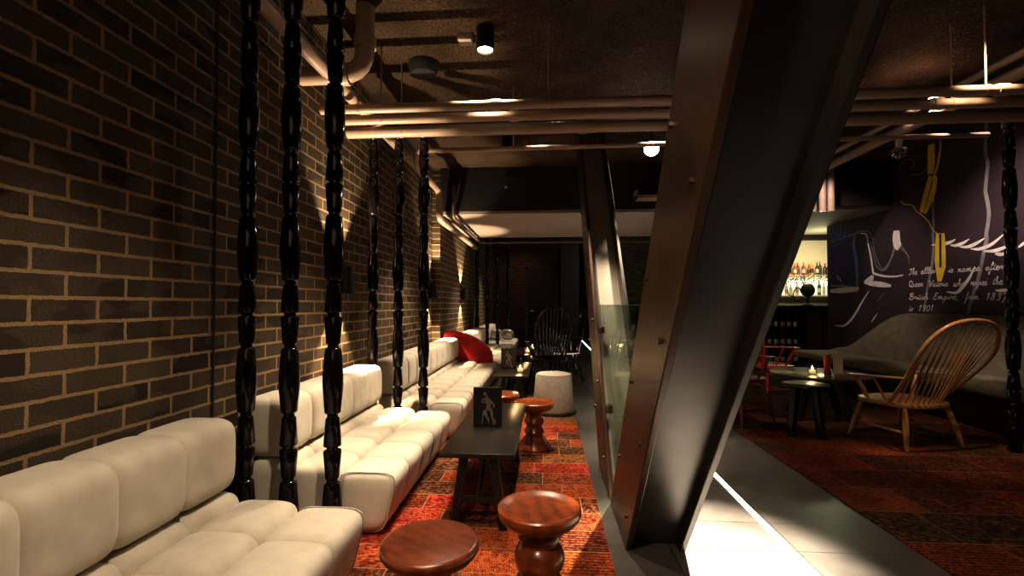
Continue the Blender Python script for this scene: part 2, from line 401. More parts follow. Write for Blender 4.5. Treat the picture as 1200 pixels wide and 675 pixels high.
def tag(o, label, cat, group=None):
    o['label'] = label; o['category'] = cat
    if group: o['group'] = group
    return o
def thing(name, label, cat, loc=(0, 0, 0), rz=0., group=None):
    o = bpy.data.objects.new(name, None); C.objects.link(o); o.location = loc; o.rotation_euler = (0, 0, rz); o.empty_display_size = .1
    return tag(o, label, cat, group)
def struct(o): o['kind'] = 'structure'; return o
def copy_tree(o, parent=None):
    c = o.copy(); C.objects.link(c)
    if parent: c.parent = parent
    for ch in [k for k in o.children]: copy_tree(ch, c)
    return c
def dup(o, loc, rz=0., label=None, scale=None):
    c = copy_tree(o); c.location = loc; c.rotation_euler = (0, 0, rz)
    if label: c['label'] = label
    if scale: c.scale = scale
    return c
def spot(name, loc, target, energy, size, blend=.6, col=(1, .78, .52), rad=.04):
    l = bpy.data.lights.new(name, 'SPOT'); l.energy = energy; l.spot_size = math.radians(size); l.spot_blend = blend; l.color = col; l.shadow_soft_size = rad
    o = bpy.data.objects.new(name, l); C.objects.link(o); o.location = loc
    o.rotation_euler = (Vector(target) - Vector(loc)).to_track_quat('-Z', 'Y').to_euler(); return o
def point(name, loc, energy, col=(1, .72, .42), rad=.03):
    l = bpy.data.lights.new(name, 'POINT'); l.energy = energy; l.color = col; l.shadow_soft_size = rad
    o = bpy.data.objects.new(name, l); C.objects.link(o); o.location = loc; return o
def area(name, loc, target, energy, sx, sy, col=(1, .78, .52)):
    l = bpy.data.lights.new(name, 'AREA'); l.energy = energy; l.shape = 'RECTANGLE'; l.size = sx; l.size_y = sy; l.color = col
    o = bpy.data.objects.new(name, l); C.objects.link(o); o.location = loc
    o.rotation_euler = (Vector(target) - Vector(loc)).to_track_quat('-Z', 'Y').to_euler(); return o

# ================================================================== SETTING
struct(MB().box(-1.9, 8.0, -2.6, 20.0, -.12, 0).build('floor', M_tile, smooth=False))
struct(MB().box(-1.9, 8.0, -2.6, 20.0, 3.2, 3.4).build('ceiling', M_ceil, smooth=False))
struct(MB().prism([(-1.95, -2.6), (-1.68, -2.6), (-1.68, 6.95), (-1.56, 6.95), (-1.56, 14.15), (-1.95, 14.15)], 'z', 0, 3.2).build('wall_left', M_brick, smooth=False))
struct(MB().box(-1.56, .35, 14.0, 14.15, 0, 3.2).build('wall_back', M_brickB, smooth=False))
struct(MB().box(2.0, 4.2, 14.0, 14.15, 0, 3.2).build('wall_back', M_brickG, smooth=False))
struct(MB().box(-1.9, 8.0, 19.85, 20.0, 0, 3.2).build('wall_back', M_bulk, smooth=False))
struct(MB().box(4.8, 4.95, -2.6, 8.53, 0, 3.2).build('wall_right', M_plum, smooth=False))
struct(MB().box(4.2, 8.0, 11.2, 11.35, 0, 3.2).build('wall_bar', M_cream, smooth=False))
struct(MB().box(7.85, 8.0, 8.0, 11.2, 0, 3.2).build('wall_bar_side', M_bulk, smooth=False))
struct(MB().box(-1.9, 8.0, -2.75, -2.6, 0, 3.2).build('wall_front', M_bulk, smooth=False))
struct(MB().box(-1.56, 4.8, 6.95, 9.5, 2.56, 3.2).build('ceiling_beam', M_bulk, smooth=False))
struct(MB().box(-1.56, 7.8, 7.0, 9.5, 2.52, 2.56).build('ceiling_soffit', M_soffit, smooth=False))
struct(MB().box(4.95, 7.8, 8.53, 9.5, 2.56, 3.2).build('ceiling_beam', M_bulk, smooth=False))
struct(MB().box(3.9, 7.8, 9.5, 9.62, 2.42, 3.2).build('trim_1', M_black, smooth=False))
struct(MB().box(.38, .86, 12.6, 13.1, 0, 3.2).build('pillar', M_blackmat, smooth=False))
d = struct(MB().box(-.55, .30, 13.95, 13.998, 0, 2.2).build('door_1', M_bulk, smooth=False))
MB().box(-.61, -.55, 13.93, 13.998, 0, 2.26).box(.30, .34, 13.93, 13.998, 0, 2.26).box(-.61, .34, 13.93, 13.998, 2.2, 2.26).build('door_frame', M_darkwood, d, smooth=False)
MB().tube([(-.47, 13.94, 1.0), (-.47, 13.9, 1.0), (-.37, 13.9, 1.0)], .012).build('door_handle', M_chrome, d)
o = MB().box(-.62, -.28, 6.925, 6.949, 2.62, 3.05).build('access_panel', M_blackmat, smooth=False)
tag(o, 'small black access panel on the face of the dark ceiling beam', 'panel')
MB().box(-.60, -.57, 6.915, 6.925, 2.88, 2.91).build('latch', M_white, o, smooth=False)
o = MB().box(1.25, 1.75, 6.70, 6.949, 2.66, 2.70).box(1.25, 1.27, 6.70, 6.949, 2.66, 2.78).build('cable_tray', M_pipe, smooth=False)
tag(o, 'short pale metal tray fixed to the dark ceiling beam past the bright spotlight', 'tray')

# floor light line
o = MB().box(1.150, 1.182, .2, 17.5, -.002, .003).build('floor_light_strip', M_led, smooth=False)
tag(o, 'long thin white light line set into the grey walkway tiles', 'light')

# rugs
tag(MB().box(-.97, .30, .3, 5.03, 0, .008).build('patchwork_rug', M_rug, smooth=False), 'orange and red patchwork rug under the walnut stools and coffee table', 'rug')
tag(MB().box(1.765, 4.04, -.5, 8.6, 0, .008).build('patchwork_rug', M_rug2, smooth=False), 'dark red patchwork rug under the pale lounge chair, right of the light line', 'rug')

# ================================================================== SOFAS
SEAT_Z = .325
def make_sofa(label, y0, n, tw, x=-1.2):
    t = thing('tufted_sofa', label, 'sofa', (x, y0, 0), 0, 'cream tufted sofas along the brick wall')
    MB().box(-.30, .165, .03, n * tw - .03, 0, .07).build('plinth', M_blackmat, t, smooth=False)
    def cushion(name, x0, x1, z0, z1, p, taper=False):
        mb = MB().puff(x0, x1, -.010, tw + .010, z0, z1, p, 14, 9.0)
        if taper:                                   # the front leans in toward the floor
            for v in mb.bm.verts:
                u = max(0, 1 - (v.co.z - z0) / (z1 - z0)); v.co.x -= .07 * u * max(0, (v.co.x - x0) / (x1 - x0))
        a = mb.build(name, M_linen, t)
        for i in range(1, n):
            c = a.copy(); C.objects.link(c); c.parent = t; c.location = (0, i * tw, 0)
    cushion('seat_cushion', .13, .45, .020, SEAT_Z, 4.6, True)
    cushion('seat_cushion', -.135, .155, .075, SEAT_Z + .025, 4.6)
    cushion('seat_cushion', -.345, -.11, .075, SEAT_Z + .055, 5.)
    cushion('back_cushion', -.40, -.13, .385, .695, 4.6)
    # stitched seam running round the end panels
    for yy in (.016, n * tw - .016):
        pts = []
        for k in range(41):
            a = 2 * PI * k / 40; c, s = math.cos(a), math.sin(a); q = (abs(c) ** 5.5 + abs(s) ** 5.5) ** (1 / 5.5)
            xx = .29 + .155 * c / q; zz = .1725 + .149 * s / q; pts.append((xx - .07 * max(0, 1 - (zz - .020) / .305) * max(0, (xx - .13) / .32), yy, zz))
        MB().tube(pts, .0035, 6, cap=False).build('seam', M_seam, t)
    return t
make_sofa('nearest cream tufted sofa, cut off by the bottom edge of the photo', .58, 5, .284)
make_sofa('cream tufted sofa between the first and second rows of black turned posts', 2.385, 5, .291)
make_sofa('long cream tufted sofa ending at the red velvet divider', 4.13, 10, .290, -1.155)
make_sofa('cream tufted sofa just behind the red velvet divider', 7.21, 10, .286, -1.145)
make_sofa('farthest cream tufted sofa with silver cushions on it', 10.40, 7, .26, -1.145)

o = MB().prism([(-1.535, .02), (-.80, .02), (-.785, .30), (-.80, .45), (-.84, .53), (-.92, .60), (-1.06, .69), (-1.24, .76), (-1.40, .785), (-1.50, .79), (-1.535, .76)], 'y', 7.045, 7.195, .03).build('sofa_divider', M_red)
tag(o, 'red velvet rounded wedge divider standing across the cream sofas', 'cushion')

# ================================================================== TURNED POSTS
def post_mesh():
    prof = [(0, 0), (.030, 0)]
    def bulge(a, b):
        m = a + (b - a) * .42; m2 = a + (b - a) * .58
        return [(.026, a), (.036, a + .006), (.039, a + .012), (.0485, m), (.0485, m2), (.039, b - .012), (.036, b - .006), (.026, b)]
    def cones(a, b):
        m = (a + b) / 2
        return [(.026, a + .012), (.033, a + .018), (.043, m - .016), (.040, m - .010), (.027, m - .006), (.027, m + .006), (.040, m + .010), (.043, m + .016), (.033, b - .018), (.026, b - .012)]
    P = .6465; z = 0.0
    for k in range(4):
        prof += bulge(z + .002, z + .325) + cones(z + .325, z + P); z += P
    prof += [(.026, z + .002), (.036, z + .008), (.039, z + .014), (.0485, z + .135), (.030, z + .155), (0, z + .16)]
    return prof
pp = None
places = []
for y, row in ((2.265, 'row beside the nearest sofa'), (3.985, 'row behind the five-tile sofa'), (10.16, 'row past the red divider')):
    for x, w in ((-1.475, 'wall-side'), (-1.255, 'middle'), (-1.035, 'aisle-side')):
        places.append((x, y, 'black turned wooden post, %s one in the %s' % (w, row)))
places.append((-.99, 12.35, 'black turned wooden post, farthest one, beside the last cream sofa'))
places.append((3.72, 4.10, 'black turned wooden post near the olive bench, right of the lounge chair'))
for (x, y, lab) in places:
    if pp is None:
        pp = MB().lathe(post_mesh(), 24).build('turned_post', M_black_gloss); tag(pp, lab, 'post', 'black turned posts'); q = pp
    else:
        q = pp.copy(); C.objects.link(q); q['label'] = lab
    q.location = (x, y, .0 if x < 3 else .009)

# ================================================================== STOOLS
def stool(label, loc, seat_prof, base_prof, mat, rz=0):
    t = thing('walnut_stool', label, 'stool', loc, rz, 'turned walnut stools')
    MB().lathe(seat_prof, 48).build('seat', mat, t); MB().lathe(base_prof, 40).build('turned_base', mat, t)
    return t
dish = [(0, .366), (.10, .367), (.135, .372), (.150, .380), (.158, .381), (.164, .376), (.165, .362), (.158, .342), (.135, .318), (.09, .296), (.078, .290), (0, .290)]
flat = [(0, .380), (.150, .381), (.160, .378), (.165, .371), (.165, .354), (.152, .336), (.125, .318), (.085, .306), (0, .306)]
baseA = [(0, .290), (.078, .290), (.084, .282), (.084, .262), (.074, .252), (.073, .240), (.086, .226), (.097, .200), (.099, .180), (.092, .152), (.072, .136), (.070, .126), (.084, .112), (.112, .070), (.130, .028), (.132, .006), (.126, 0), (0, 0)]
baseB = [(0, .306), (.085, .306), (.074, .290), (.072, .255), (.084, .22), (.098, .17), (.094, .13), (.076, .10), (.086, .075), (.118, .045), (.130, .012), (.126, 0), (0, 0)]
baseC = [(0, .290), (.070, .290), (.066, .262), (.076, .240), (.082, .218), (.070, .196), (.062, .180), (.074, .160), (.082, .140), (.072, .118), (.070, .106), (.092, .080), (.122, .038), (.132, .010), (.128, 0), (0, 0)]
ZR = .0085
stool('turned walnut stool with a dished top, in front of the coffee table at its right', (-.028, 1.90, ZR), dish, baseA, M_walnut, .3)
stool('turned walnut stool with a flat disc top, nearest the camera beside the sofa', (-.39, 1.60, ZR), flat, baseB, M_walnut2, 1.0)
stool('small turned walnut stool standing between the coffee table and the white pouf', (-.098, 3.93, ZR), dish, baseC, M_walnut, 2.0)
stool('walnut stool just beyond the coffee table, hidden behind the standing menu card', (-.40, 4.27, ZR), flat, baseA, M_walnut, .7)

# ================================================================== COFFEE TABLES
def coffee_table(label, loc):
    t = thing('coffee_table', label, 'table', loc, 0, 'black trestle coffee tables')
    MB().box(-.197, .197, -.635, .635, .385, .41, .004).build('tabletop', M_darkwood, t)
    for sy in (-1, 1):
        for sx in (-1, 1):
            MB().prism([(sx * .075 - .024, .385), (sx * .075 + .024, .385), (sx * .130 + .022, 0), (sx * .130 - .022, 0)], 'y', sy * .56 - .022, sy * .56 + .022, .003).build('leg', M_black, t)
        MB().box(-.10, .10, sy * .56 - .014, sy * .56 + .014, .135, .165, .003).build('stretcher', M_black, t)
        MB().tube([(0, sy * .54, .15), (0, sy * .12, .385)], .016, 8).build('brace', M_black, t)
    MB().box(-.10, .10, -.55, .55, .365, .385).build('apron', M_black, t)
    return t
coffee_table('long black trestle coffee table between the stools, nearest of the tables', (-.355, 3.07, ZR))
coffee_table('black trestle coffee table with a lit candle, beside the white pouf', (-.385, 5.79, 0))
coffee_table('black trestle coffee table farthest down the aisle, beside the black spindle chairs', (-.385, 7.95, 0))

# standing menu cards with a pale printed figure
def menu_card(label, loc, rz):
    t = thing('menu_card', label, 'card', loc, rz + PI / 2, 'menu cards with a printed figure')
    o = MB().box(-.006, .006, -.089, .089, 0, .245, .001).build('card', M_card, t, smooth=False)
    f = MB()
    def st(pts, ws):
        p = catmull([(a, b, 0) for a, b in pts], 5); m = len(p)
        w = [ws[0] + (ws[1] - ws[0]) * i / (m - 1) for i in range(m)]
        f.ribbon([(q.x, q.y) for q in p], w, -.0068)
    for pts, ws in (([(.012, .196), (.018, .206), (.013, .215)], (.017, .013)), ([(.010, .196), (.004, .184), (.000, .176)], (.010, .016)),
                    ([(.016, .176), (.004, .160), (-.004, .138), (-.002, .116)], (.026, .020)), ([(-.008, .174), (-.016, .156), (-.012, .136), (-.006, .118)], (.016, .014)),
                    ([(.018, .176), (.034, .164), (.026, .150), (.004, .152)], (.012, .007)), ([(-.012, .172), (-.028, .152), (-.040, .132), (-.034, .116)], (.012, .006)),
                    ([(.000, .118), (.012, .094), (.010, .070), (-.004, .048), (-.006, .020)], (.024, .008)), ([(-.010, .118), (-.024, .096), (-.026, .066), (-.036, .040), (-.034, .016)], (.020, .007)),
                    ([(.012, .112), (.028, .086), (.030, .050), (.036, .018)], (.008, .004)), ([(-.042, .060), (-.046, .036), (-.044, .014)], (.006, .012))):
        st(pts, ws)
    f.build('printed_figure', M_print, t, smooth=False)
    o.rotation_euler = (0, 0, 0)
    return t
TT = .41
menu_card('black card with a pale classical figure, standing on the nearest coffee table', (-.365, 2.98, TT + ZR + .001), .05)
menu_card('black card with a pale figure, standing on the table with the candle', (-.45, 5.72, TT + .001), -.1)

def candle(label, loc, s=1.0, light=1.2):
    t = thing('candle_holder', label, 'candle', loc, 0, 'lit tea light candles')
    MB().lathe([(0, 0), (.034 * s, 0), (.038 * s, .005), (.040 * s, .075 * s), (.037 * s, .075 * s), (.034 * s, .010), (0, .010)], 20, closed=False).build('glass', M_clear, t)
    MB().lathe([(0, .011), (.028 * s, .011), (.028 * s, .034 * s), (0, .034 * s)], 16).build('wax', M_wax, t)
    MB().lathe([(0, .035 * s), (.009 * s, .045 * s), (.008 * s, .058 * s), (0, .078 * s)], 10).build('flame', M_flame, t)
    if light: point('candle_light', (loc[0], loc[1], loc[2] + .13), light, (1, .6, .28))
candle('lit candle in a small glass on the coffee table beside the white pouf', (-.295, 5.45, TT + .001), 1.15, 1.5)
candle('lit candle on the farthest coffee table, nearer one of the pair', (-.30, 7.65, TT + .001), 1.1, 1.0)
candle('lit candle on the farthest coffee table, farther one of the pair', (-.24, 8.25, TT + .001), 1.1, 0)

# ================================================================== POUF
t = thing('linen_pouf', 'cream linen drum pouf tapering to the top at the far end of the rug', 'pouf', (.08, 5.29, 0))
MB().lathe([(0, .43), (.12, .432), (.172, .428), (.190, .418), (.197, .40), (.212, .22), (.232, .045), (.228, .03), (0, .03)], 48).build('cover', M_linen2, t)
MB().lathe([(0, 0), (.245, 0), (.25, .012), (.245, .03), (0, .03)], 40).build('base', M_blackmat, t)
MB().tube([(.188 * math.cos(a), .188 * math.sin(a), .42) for a in [2 * PI * k / 48 for k in range(49)]], .004, 6, cap=False).build('seam', M_seam, t)

# silver cushions at the far end
for k, (x, y, z, rz, lab) in enumerate(((-1.16, 11.0, .49, .2, 'silver satin cushion on the farthest sofa, against its back'), (-.92, 11.25, .475, -.3, 'silver satin cushion on the farthest sofa, nearer its front edge'))):
    o = MB().puff(-.17, .17, -.08, .08, -.13, .13, 2.6, 8).build('silver_cushion', M_silver, loc=(x, y, z), rot=(.25, 0, rz)); tag(o, lab, 'cushion', 'silver cushions on the last sofa')

# ================================================================== WALL SCONCES
for y, lab, e in ((3.70, 'black cone wall lamp on the brick wall behind the first post row', 1.0), (6.66, 'black cone wall lamp just before the brick pier, beside the second post row', 1.0), (8.62, 'black cone wall lamp past the brick pier, above the red divider', .8)):
    xw = -1.68 if y < 6.9 else -1.56
    t = thing('wall_lamp', lab, 'lamp', (xw, y, 1.27), 0, 'black up-and-down wall lamps')
    MB().lathe([(.068, 0), (.072, 0), (.052, .21), (.048, .21), (.068, 0)], 28, Matrix.Translation((.085, 0, 0)), closed=False).build('shade', M_black, t)
    MB().box(.0, .03, -.03, .03, .06, .15).build('bracket', M_black, t, smooth=False)
    MB().lathe([(0, .09), (.022, .09), (.024, .13), (0, .135)], 16, Matrix.Translation((.085, 0, 0))).build('bulb', M_lamp, t)
    spot('sconce_up', (xw + .085, y, 1.485), (xw + .07, y, 3), 170 * e, 82, .4, (1, .78, .52), .015)
    spot('sconce_down', (xw + .085, y, 1.262), (xw + .07, y, 0), 150 * e, 78, .4, (1, .75, .46), .015)

o = MB().tube([(-1.672, 2.30, .45), (-1.672, 2.30, 3.19)], .0055, 8).build('wall_cable', M_blackmat); tag(o, 'thin black cable running up the brick wall behind the nearest sofa', 'cable')
o = MB().tube([(-1.552, 9.62, .45), (-1.552, 9.62, 2.50)], .0055, 8).build('wall_cable', M_blackmat); tag(o, 'thin black cable on the brick wall before the third post row', 'cable')
# ================================================================== PIPES
def elbowpath(pts, r=.09, n=5):
    """polyline with rounded corners."""
    P = [Vector(p) for p in pts]; out = [P[0]]
    for i in range(1, len(P) - 1):
        a = (P[i - 1] - P[i]).normalized(); b = (P[i + 1] - P[i]).normalized()
        s = P[i] + a * r; e = P[i] + b * r
        for k in range(n + 1):
            u = k / n; out.append(s * (1 - u) ** 2 + P[i] * 2 * u * (1 - u) + e * u * u)
    out.append(P[-1]); return out
def pipe(name, label, pts, r, mat=M_pipe, couplings=(), rods=(), er=.09, group=None):
    t = thing(name, label, 'pipe', pts[0], 0, group); o0 = Vector(pts[0])
    loc = [Vector(p) - o0 for p in pts]
    MB().tube(elbowpath(loc, er), r, 16).build('pipe_run', mat, t)
    for (p, ax) in couplings:
        p = Vector(p) - o0; a = Vector(ax) * .035
        MB().tube([p - a, p + a], r * 1.18, 16).build('coupling', mat, t)
    for (x, y, z0, z1) in rods:
        b = MB().tube([Vector((x, y, z0)) - o0, Vector((x, y, z1)) - o0], .006, 8)
        b.tube([Vector((x - .012, y, z0)) - o0, Vector((x + .012, y, z0)) - o0], r * 1.1, 14)
        b.build('hanger', M_pipe, t)
    return t
G1 = 'three parallel pipes across the room'
pipe('ceiling_pipe', 'brown painted pipe crossing the room, front one of the three parallel pipes', [(-1.66, 3.40, 2.62), (4.78, 3.40, 2.62)], .034, couplings=[((-.36, 3.40, 2.62), (1, 0, 0)), ((1.2, 3.4, 2.62), (1, 0, 0)), ((3.05, 3.4, 2.62), (1, 0, 0))],
     rods=[(.02, 3.40, 2.62, 3.2), (2.95, 3.40, 2.62, 3.2), (-1.38, 3.4, 2.62, 3.2)], group=G1)
pipe('ceiling_pipe', 'brown painted pipe crossing the room, middle one of the three parallel pipes', [(-1.66, 3.61, 2.62), (4.78, 3.61, 2.62)], .036, couplings=[((-.24, 3.61, 2.62), (1, 0, 0)), ((2.8, 3.61, 2.62), (1, 0, 0))],
     rods=[(2.90, 3.61, 2.62, 3.2), (-1.28, 3.61, 2.62, 3.2)], group=G1)
pipe('ceiling_pipe', 'brown painted pipe crossing the room, thickest and rearmost of the three parallel pipes', [(-1.66, 3.875, 2.62), (4.78, 3.875, 2.62)], .046, couplings=[((.3, 3.875, 2.62), (1, 0, 0))], rods=[(-1.2, 3.875, 2.62, 3.2)], group=G1)
pipe('ceiling_pipe', 'thin brown pipe crossing behind the three parallel pipes, bending at the brick wall', [(-1.36, 4.9, 2.62), (-1.2, 4.38, 2.62), (3.74, 4.30, 2.62)], .022, couplings=[((.2, 4.355, 2.62), (1, 0, 0)), ((2.9, 4.31, 2.62), (1, 0, 0))], rods=[(-.3, 4.366, 2.62, 3.2), (2.2, 4.325, 2.62, 3.2)])
pipe('ceiling_pipe', 'long brown pipe running along the top of the brick wall and dropping at the pier', [(-1.46, .2, 2.74), (-1.46, 6.45, 2.74), (-1.46, 6.45, 2.36), (-1.46, 9.9, 2.36)], .046, couplings=[((-1.46, 4.9, 2.74), (0, 1, 0)), ((-1.46, 6.75, 2.36), (0, 1, 0)), ((-1.46, 7.6, 2.36), (0, 1, 0))], er=.12)
pipe('ceiling_pipe', 'narrow dark pipe under the plaster soffit beside the brick wall', [(-1.34, 6.85, 2.90), (-1.34, 6.85, 2.45), (-1.34, 9.7, 2.45), (3.2, 9.7, 2.45)], .026, M_pipe_dark, er=.08)
pipe('ceiling_pipe', 'thick elbow pipe dropping from the ceiling and turning into the brick wall', [(-1.22, 3.12, 3.2), (-1.22, 3.12, 2.74), (-1.67, 3.12, 2.74)], .062, couplings=[((-1.36, 3.12, 2.74), (1, 0, 0)), ((-1.22, 3.12, 2.95), (0, 0, 1))], er=.17)
pipe('ceiling_pipe', 'brown ceiling pipe running away above the lounge chair, upper one of two', [(3.30, 1.2, 2.93), (3.30, 6.9, 2.93)], .028)
pipe('ceiling_pipe', 'brown ceiling pipe running away above the lounge chair, lower one of two', [(3.34, 1.2, 2.82), (3.34, 6.9, 2.82)], .045)
for k, (x, lab) in enumerate(((3.66, 'leftmost'), (3.79, 'middle'), (3.90, 'rightmost'))):
    pipe('riser_pipe', 'short vertical brown pipe before the bar ceiling, %s of three' % lab, [(x, 6.82, 3.203), (x, 6.82, 2.46)], .045, group='vertical pipes before the bar')
o = thing('junction_box', 'small pale junction box on the ceiling beside the round spotlight', 'box', (-.607, 3.53, 3.2))
MB().box(-.05, .05, -.05, .05, -.045, 0, .004).build('cover', M_white, o)
o = MB().lathe([(0, -.10), (.10, -.09), (.13, -.03), (.13, 0), (0, 0)], 24).build('ventilator', M_blackmat, loc=(-1.02, 3.9, 3.2)); tag(o, 'round black ceiling device above the three parallel pipes', 'device')

# ================================================================== CEILING LAMPS
def downlight(label, loc, r=.066, h=.17, lens=M_lamp):
    t = thing('spotlight', label, 'lamp', loc, 0, 'black cylinder ceiling spotlights')
    MB().lathe([(0, 0), (r, 0), (r, -h), (r - .008, -h), (r - .010, -h + .025), (0, -h + .025)], 28).build('housing', M_black, t)
    MB().lathe([(0, -h + .012), (r - .011, -h + .014), (r - .011, -h + .024), (0, -h + .024)], 24).build('lens', lens, t)
    return t
downlight('black cylinder spotlight on the ceiling, in front of the three pipes', (-.44, 3.42, 3.2))
downlight('small black cylinder spotlight on the ceiling, behind the three pipes', (-.47, 5.70, 3.2), .060, .15)
t = thing('ceiling_lamp', 'round recessed ceiling lamp with a dim lens at the top edge over the posts', 'lamp', (-1.36, 2.72, 3.2))
MB().lathe([(.09, 0), (.105, -.012), (.10, -.03), (.08, -.035), (.075, -.02), (.09, 0)], 28, closed=False).build('ring', M_chrome, t)
MB().lathe([(0, -.026), (.05, -.024), (.078, -.012), (.078, 0), (0, 0)], 24).build('lens', M_lampdim, t)
# bright tilted spot facing the camera
t = thing('spotlight', 'bright tilted ceiling spotlight shining straight toward the camera beside the big column', 'lamp', (1.22, 5.60, 3.2))
MB().tube([(0, 0, 0), (0, 0, -.12)], .012, 8).build('stem', M_black, t)
hd = MB().lathe([(0, .10), (.075, .10), (.085, .04), (.090, -.06), (.084, -.06), (.082, -.045), (0, -.045)], 24).build('housing', M_black, t, loc=(0, 0, -.20), rot=(math.radians(-58), 0, math.radians(-12)))
MB().lathe([(0, -.058), (.082, -.056), (.082, -.046), (0, -.046)], 24).build('lens', mat_emit('spot_lens', (1, .92, .76), 120.0), hd)

# caged bulb under the thin pipe on the right
t = thing('caged_bulb', 'small clear bulb in a wire cage under the thin pipe above the lounge chair', 'lamp', (3.03, 4.31, 2.60))
MB().lathe([(0, 0), (.024, 0), (.026, -.05), (.018, -.06), (0, -.06)], 16).build('socket', M_white, t)
MB().lathe([(.012, -.06), (.030, -.09), (.032, -.115), (.018, -.14), (0, -.146)], 16, closed=False).build('bulb', M_clear, t)
g = MB()
for k in range(6):
    a = 2 * PI * k / 6; g.tube([(.02 * math.cos(a), .02 * math.sin(a), -.055), (.05 * math.cos(a), .05 * math.sin(a), -.085), (.05 * math.cos(a), .05 * math.sin(a), -.13), (.02 * math.cos(a), .02 * math.sin(a), -.16)], .003, 6)
for zz in (-.085, -.13): g.tube([(.05 * math.cos(a), .05 * math.sin(a), zz) for a in [2 * PI * k / 24 for k in range(25)]], .003, 6, cap=False)
g.build('cage', M_chrome, t)

# ================================================================== STEEL V-COLUMNS
S = .80
def column(label, y_near, y_far, sgn, ztop, loc_x=.378):
    t = thing('steel_column', label, 'column', (0, 0, 0))
    x0, x1 = loc_x, loc_x + .282; tf = .028
    def quad(a, b): return [(a, 0), (b, 0), (b + sgn * S * ztop, ztop), (a + sgn * S * ztop, ztop)]
    MB().prism(quad(y_near, y_far), 'x', x0, x0 + tf, .004).build('flange', M_patina, t, smooth=False)
    MB().prism(quad(y_near, y_far), 'x', x1 - tf, x1, .004).build('flange', M_steel, t, smooth=False)
    m = y_near + (.10 if sgn < 0 else .21)
    MB().prism(quad(m - .022, m + .022), 'x', x0 + tf, x1 - tf).build('web', M_steel if sgn < 0 else M_weblit, t, smooth=False)
    # bolts along both edges of the outer face
    for k in range(6):
        for side, off in ((y_near + .10, 0.0), (y_far - .07, .22)):
            z = .18 + k * .44 + off
            if z > ztop - .1: continue
            y = side + sgn * S * z
            MB().tube([(x0 - .012, y, z), (x0 + .004, y, z)], .011, 6).build('bolt', M_bolt, t, smooth=False)
    return t
M_weblit = pm('pale_lit_steel', (.34, .29, .23), .5, .25, var=.14, nscale=3, stretch=(1, 2, .5))  # paler web steel: light falling on the leaning web is put into the colour
column('big leaning black and brown steel beam column, foot beside the light line, nearest the camera', 2.355, 2.90, -1, 3.2)
column('leaning steel beam column with a brightly lit web behind the glass panel, tilting away from the camera', 2.94, 3.48, 1, 3.2)

# glass in the V between the columns
t = thing('glass_panel', 'clear green-edged glass balustrade panel filling the V between the two steel columns', 'glass panel', (0, 0, 0))
zt = 1.175
poly = [(2.90 - S * .10 + .005, .10), (2.94 + S * .10 - .005, .10), (2.94 + S * zt - .01, zt), (2.90 - S * zt + .01, zt)]
MB().prism(poly, 'x', .425, .435).build('pane', M_glass, t, smooth=False)
MB().box(.4245, .4355, poly[3][0], poly[2][0], zt, zt + .004).build('polished_edge', M_greenedge, t, smooth=False)
for (y, z) in ((2.06, .98), (2.50, .46), (2.34, .70), (3.82, .98), (3.36, .46)):
    MB().box(.405, .455, y - .028, y + .028, z - .028, z + .028, .004).build('clamp', M_bolt, t)

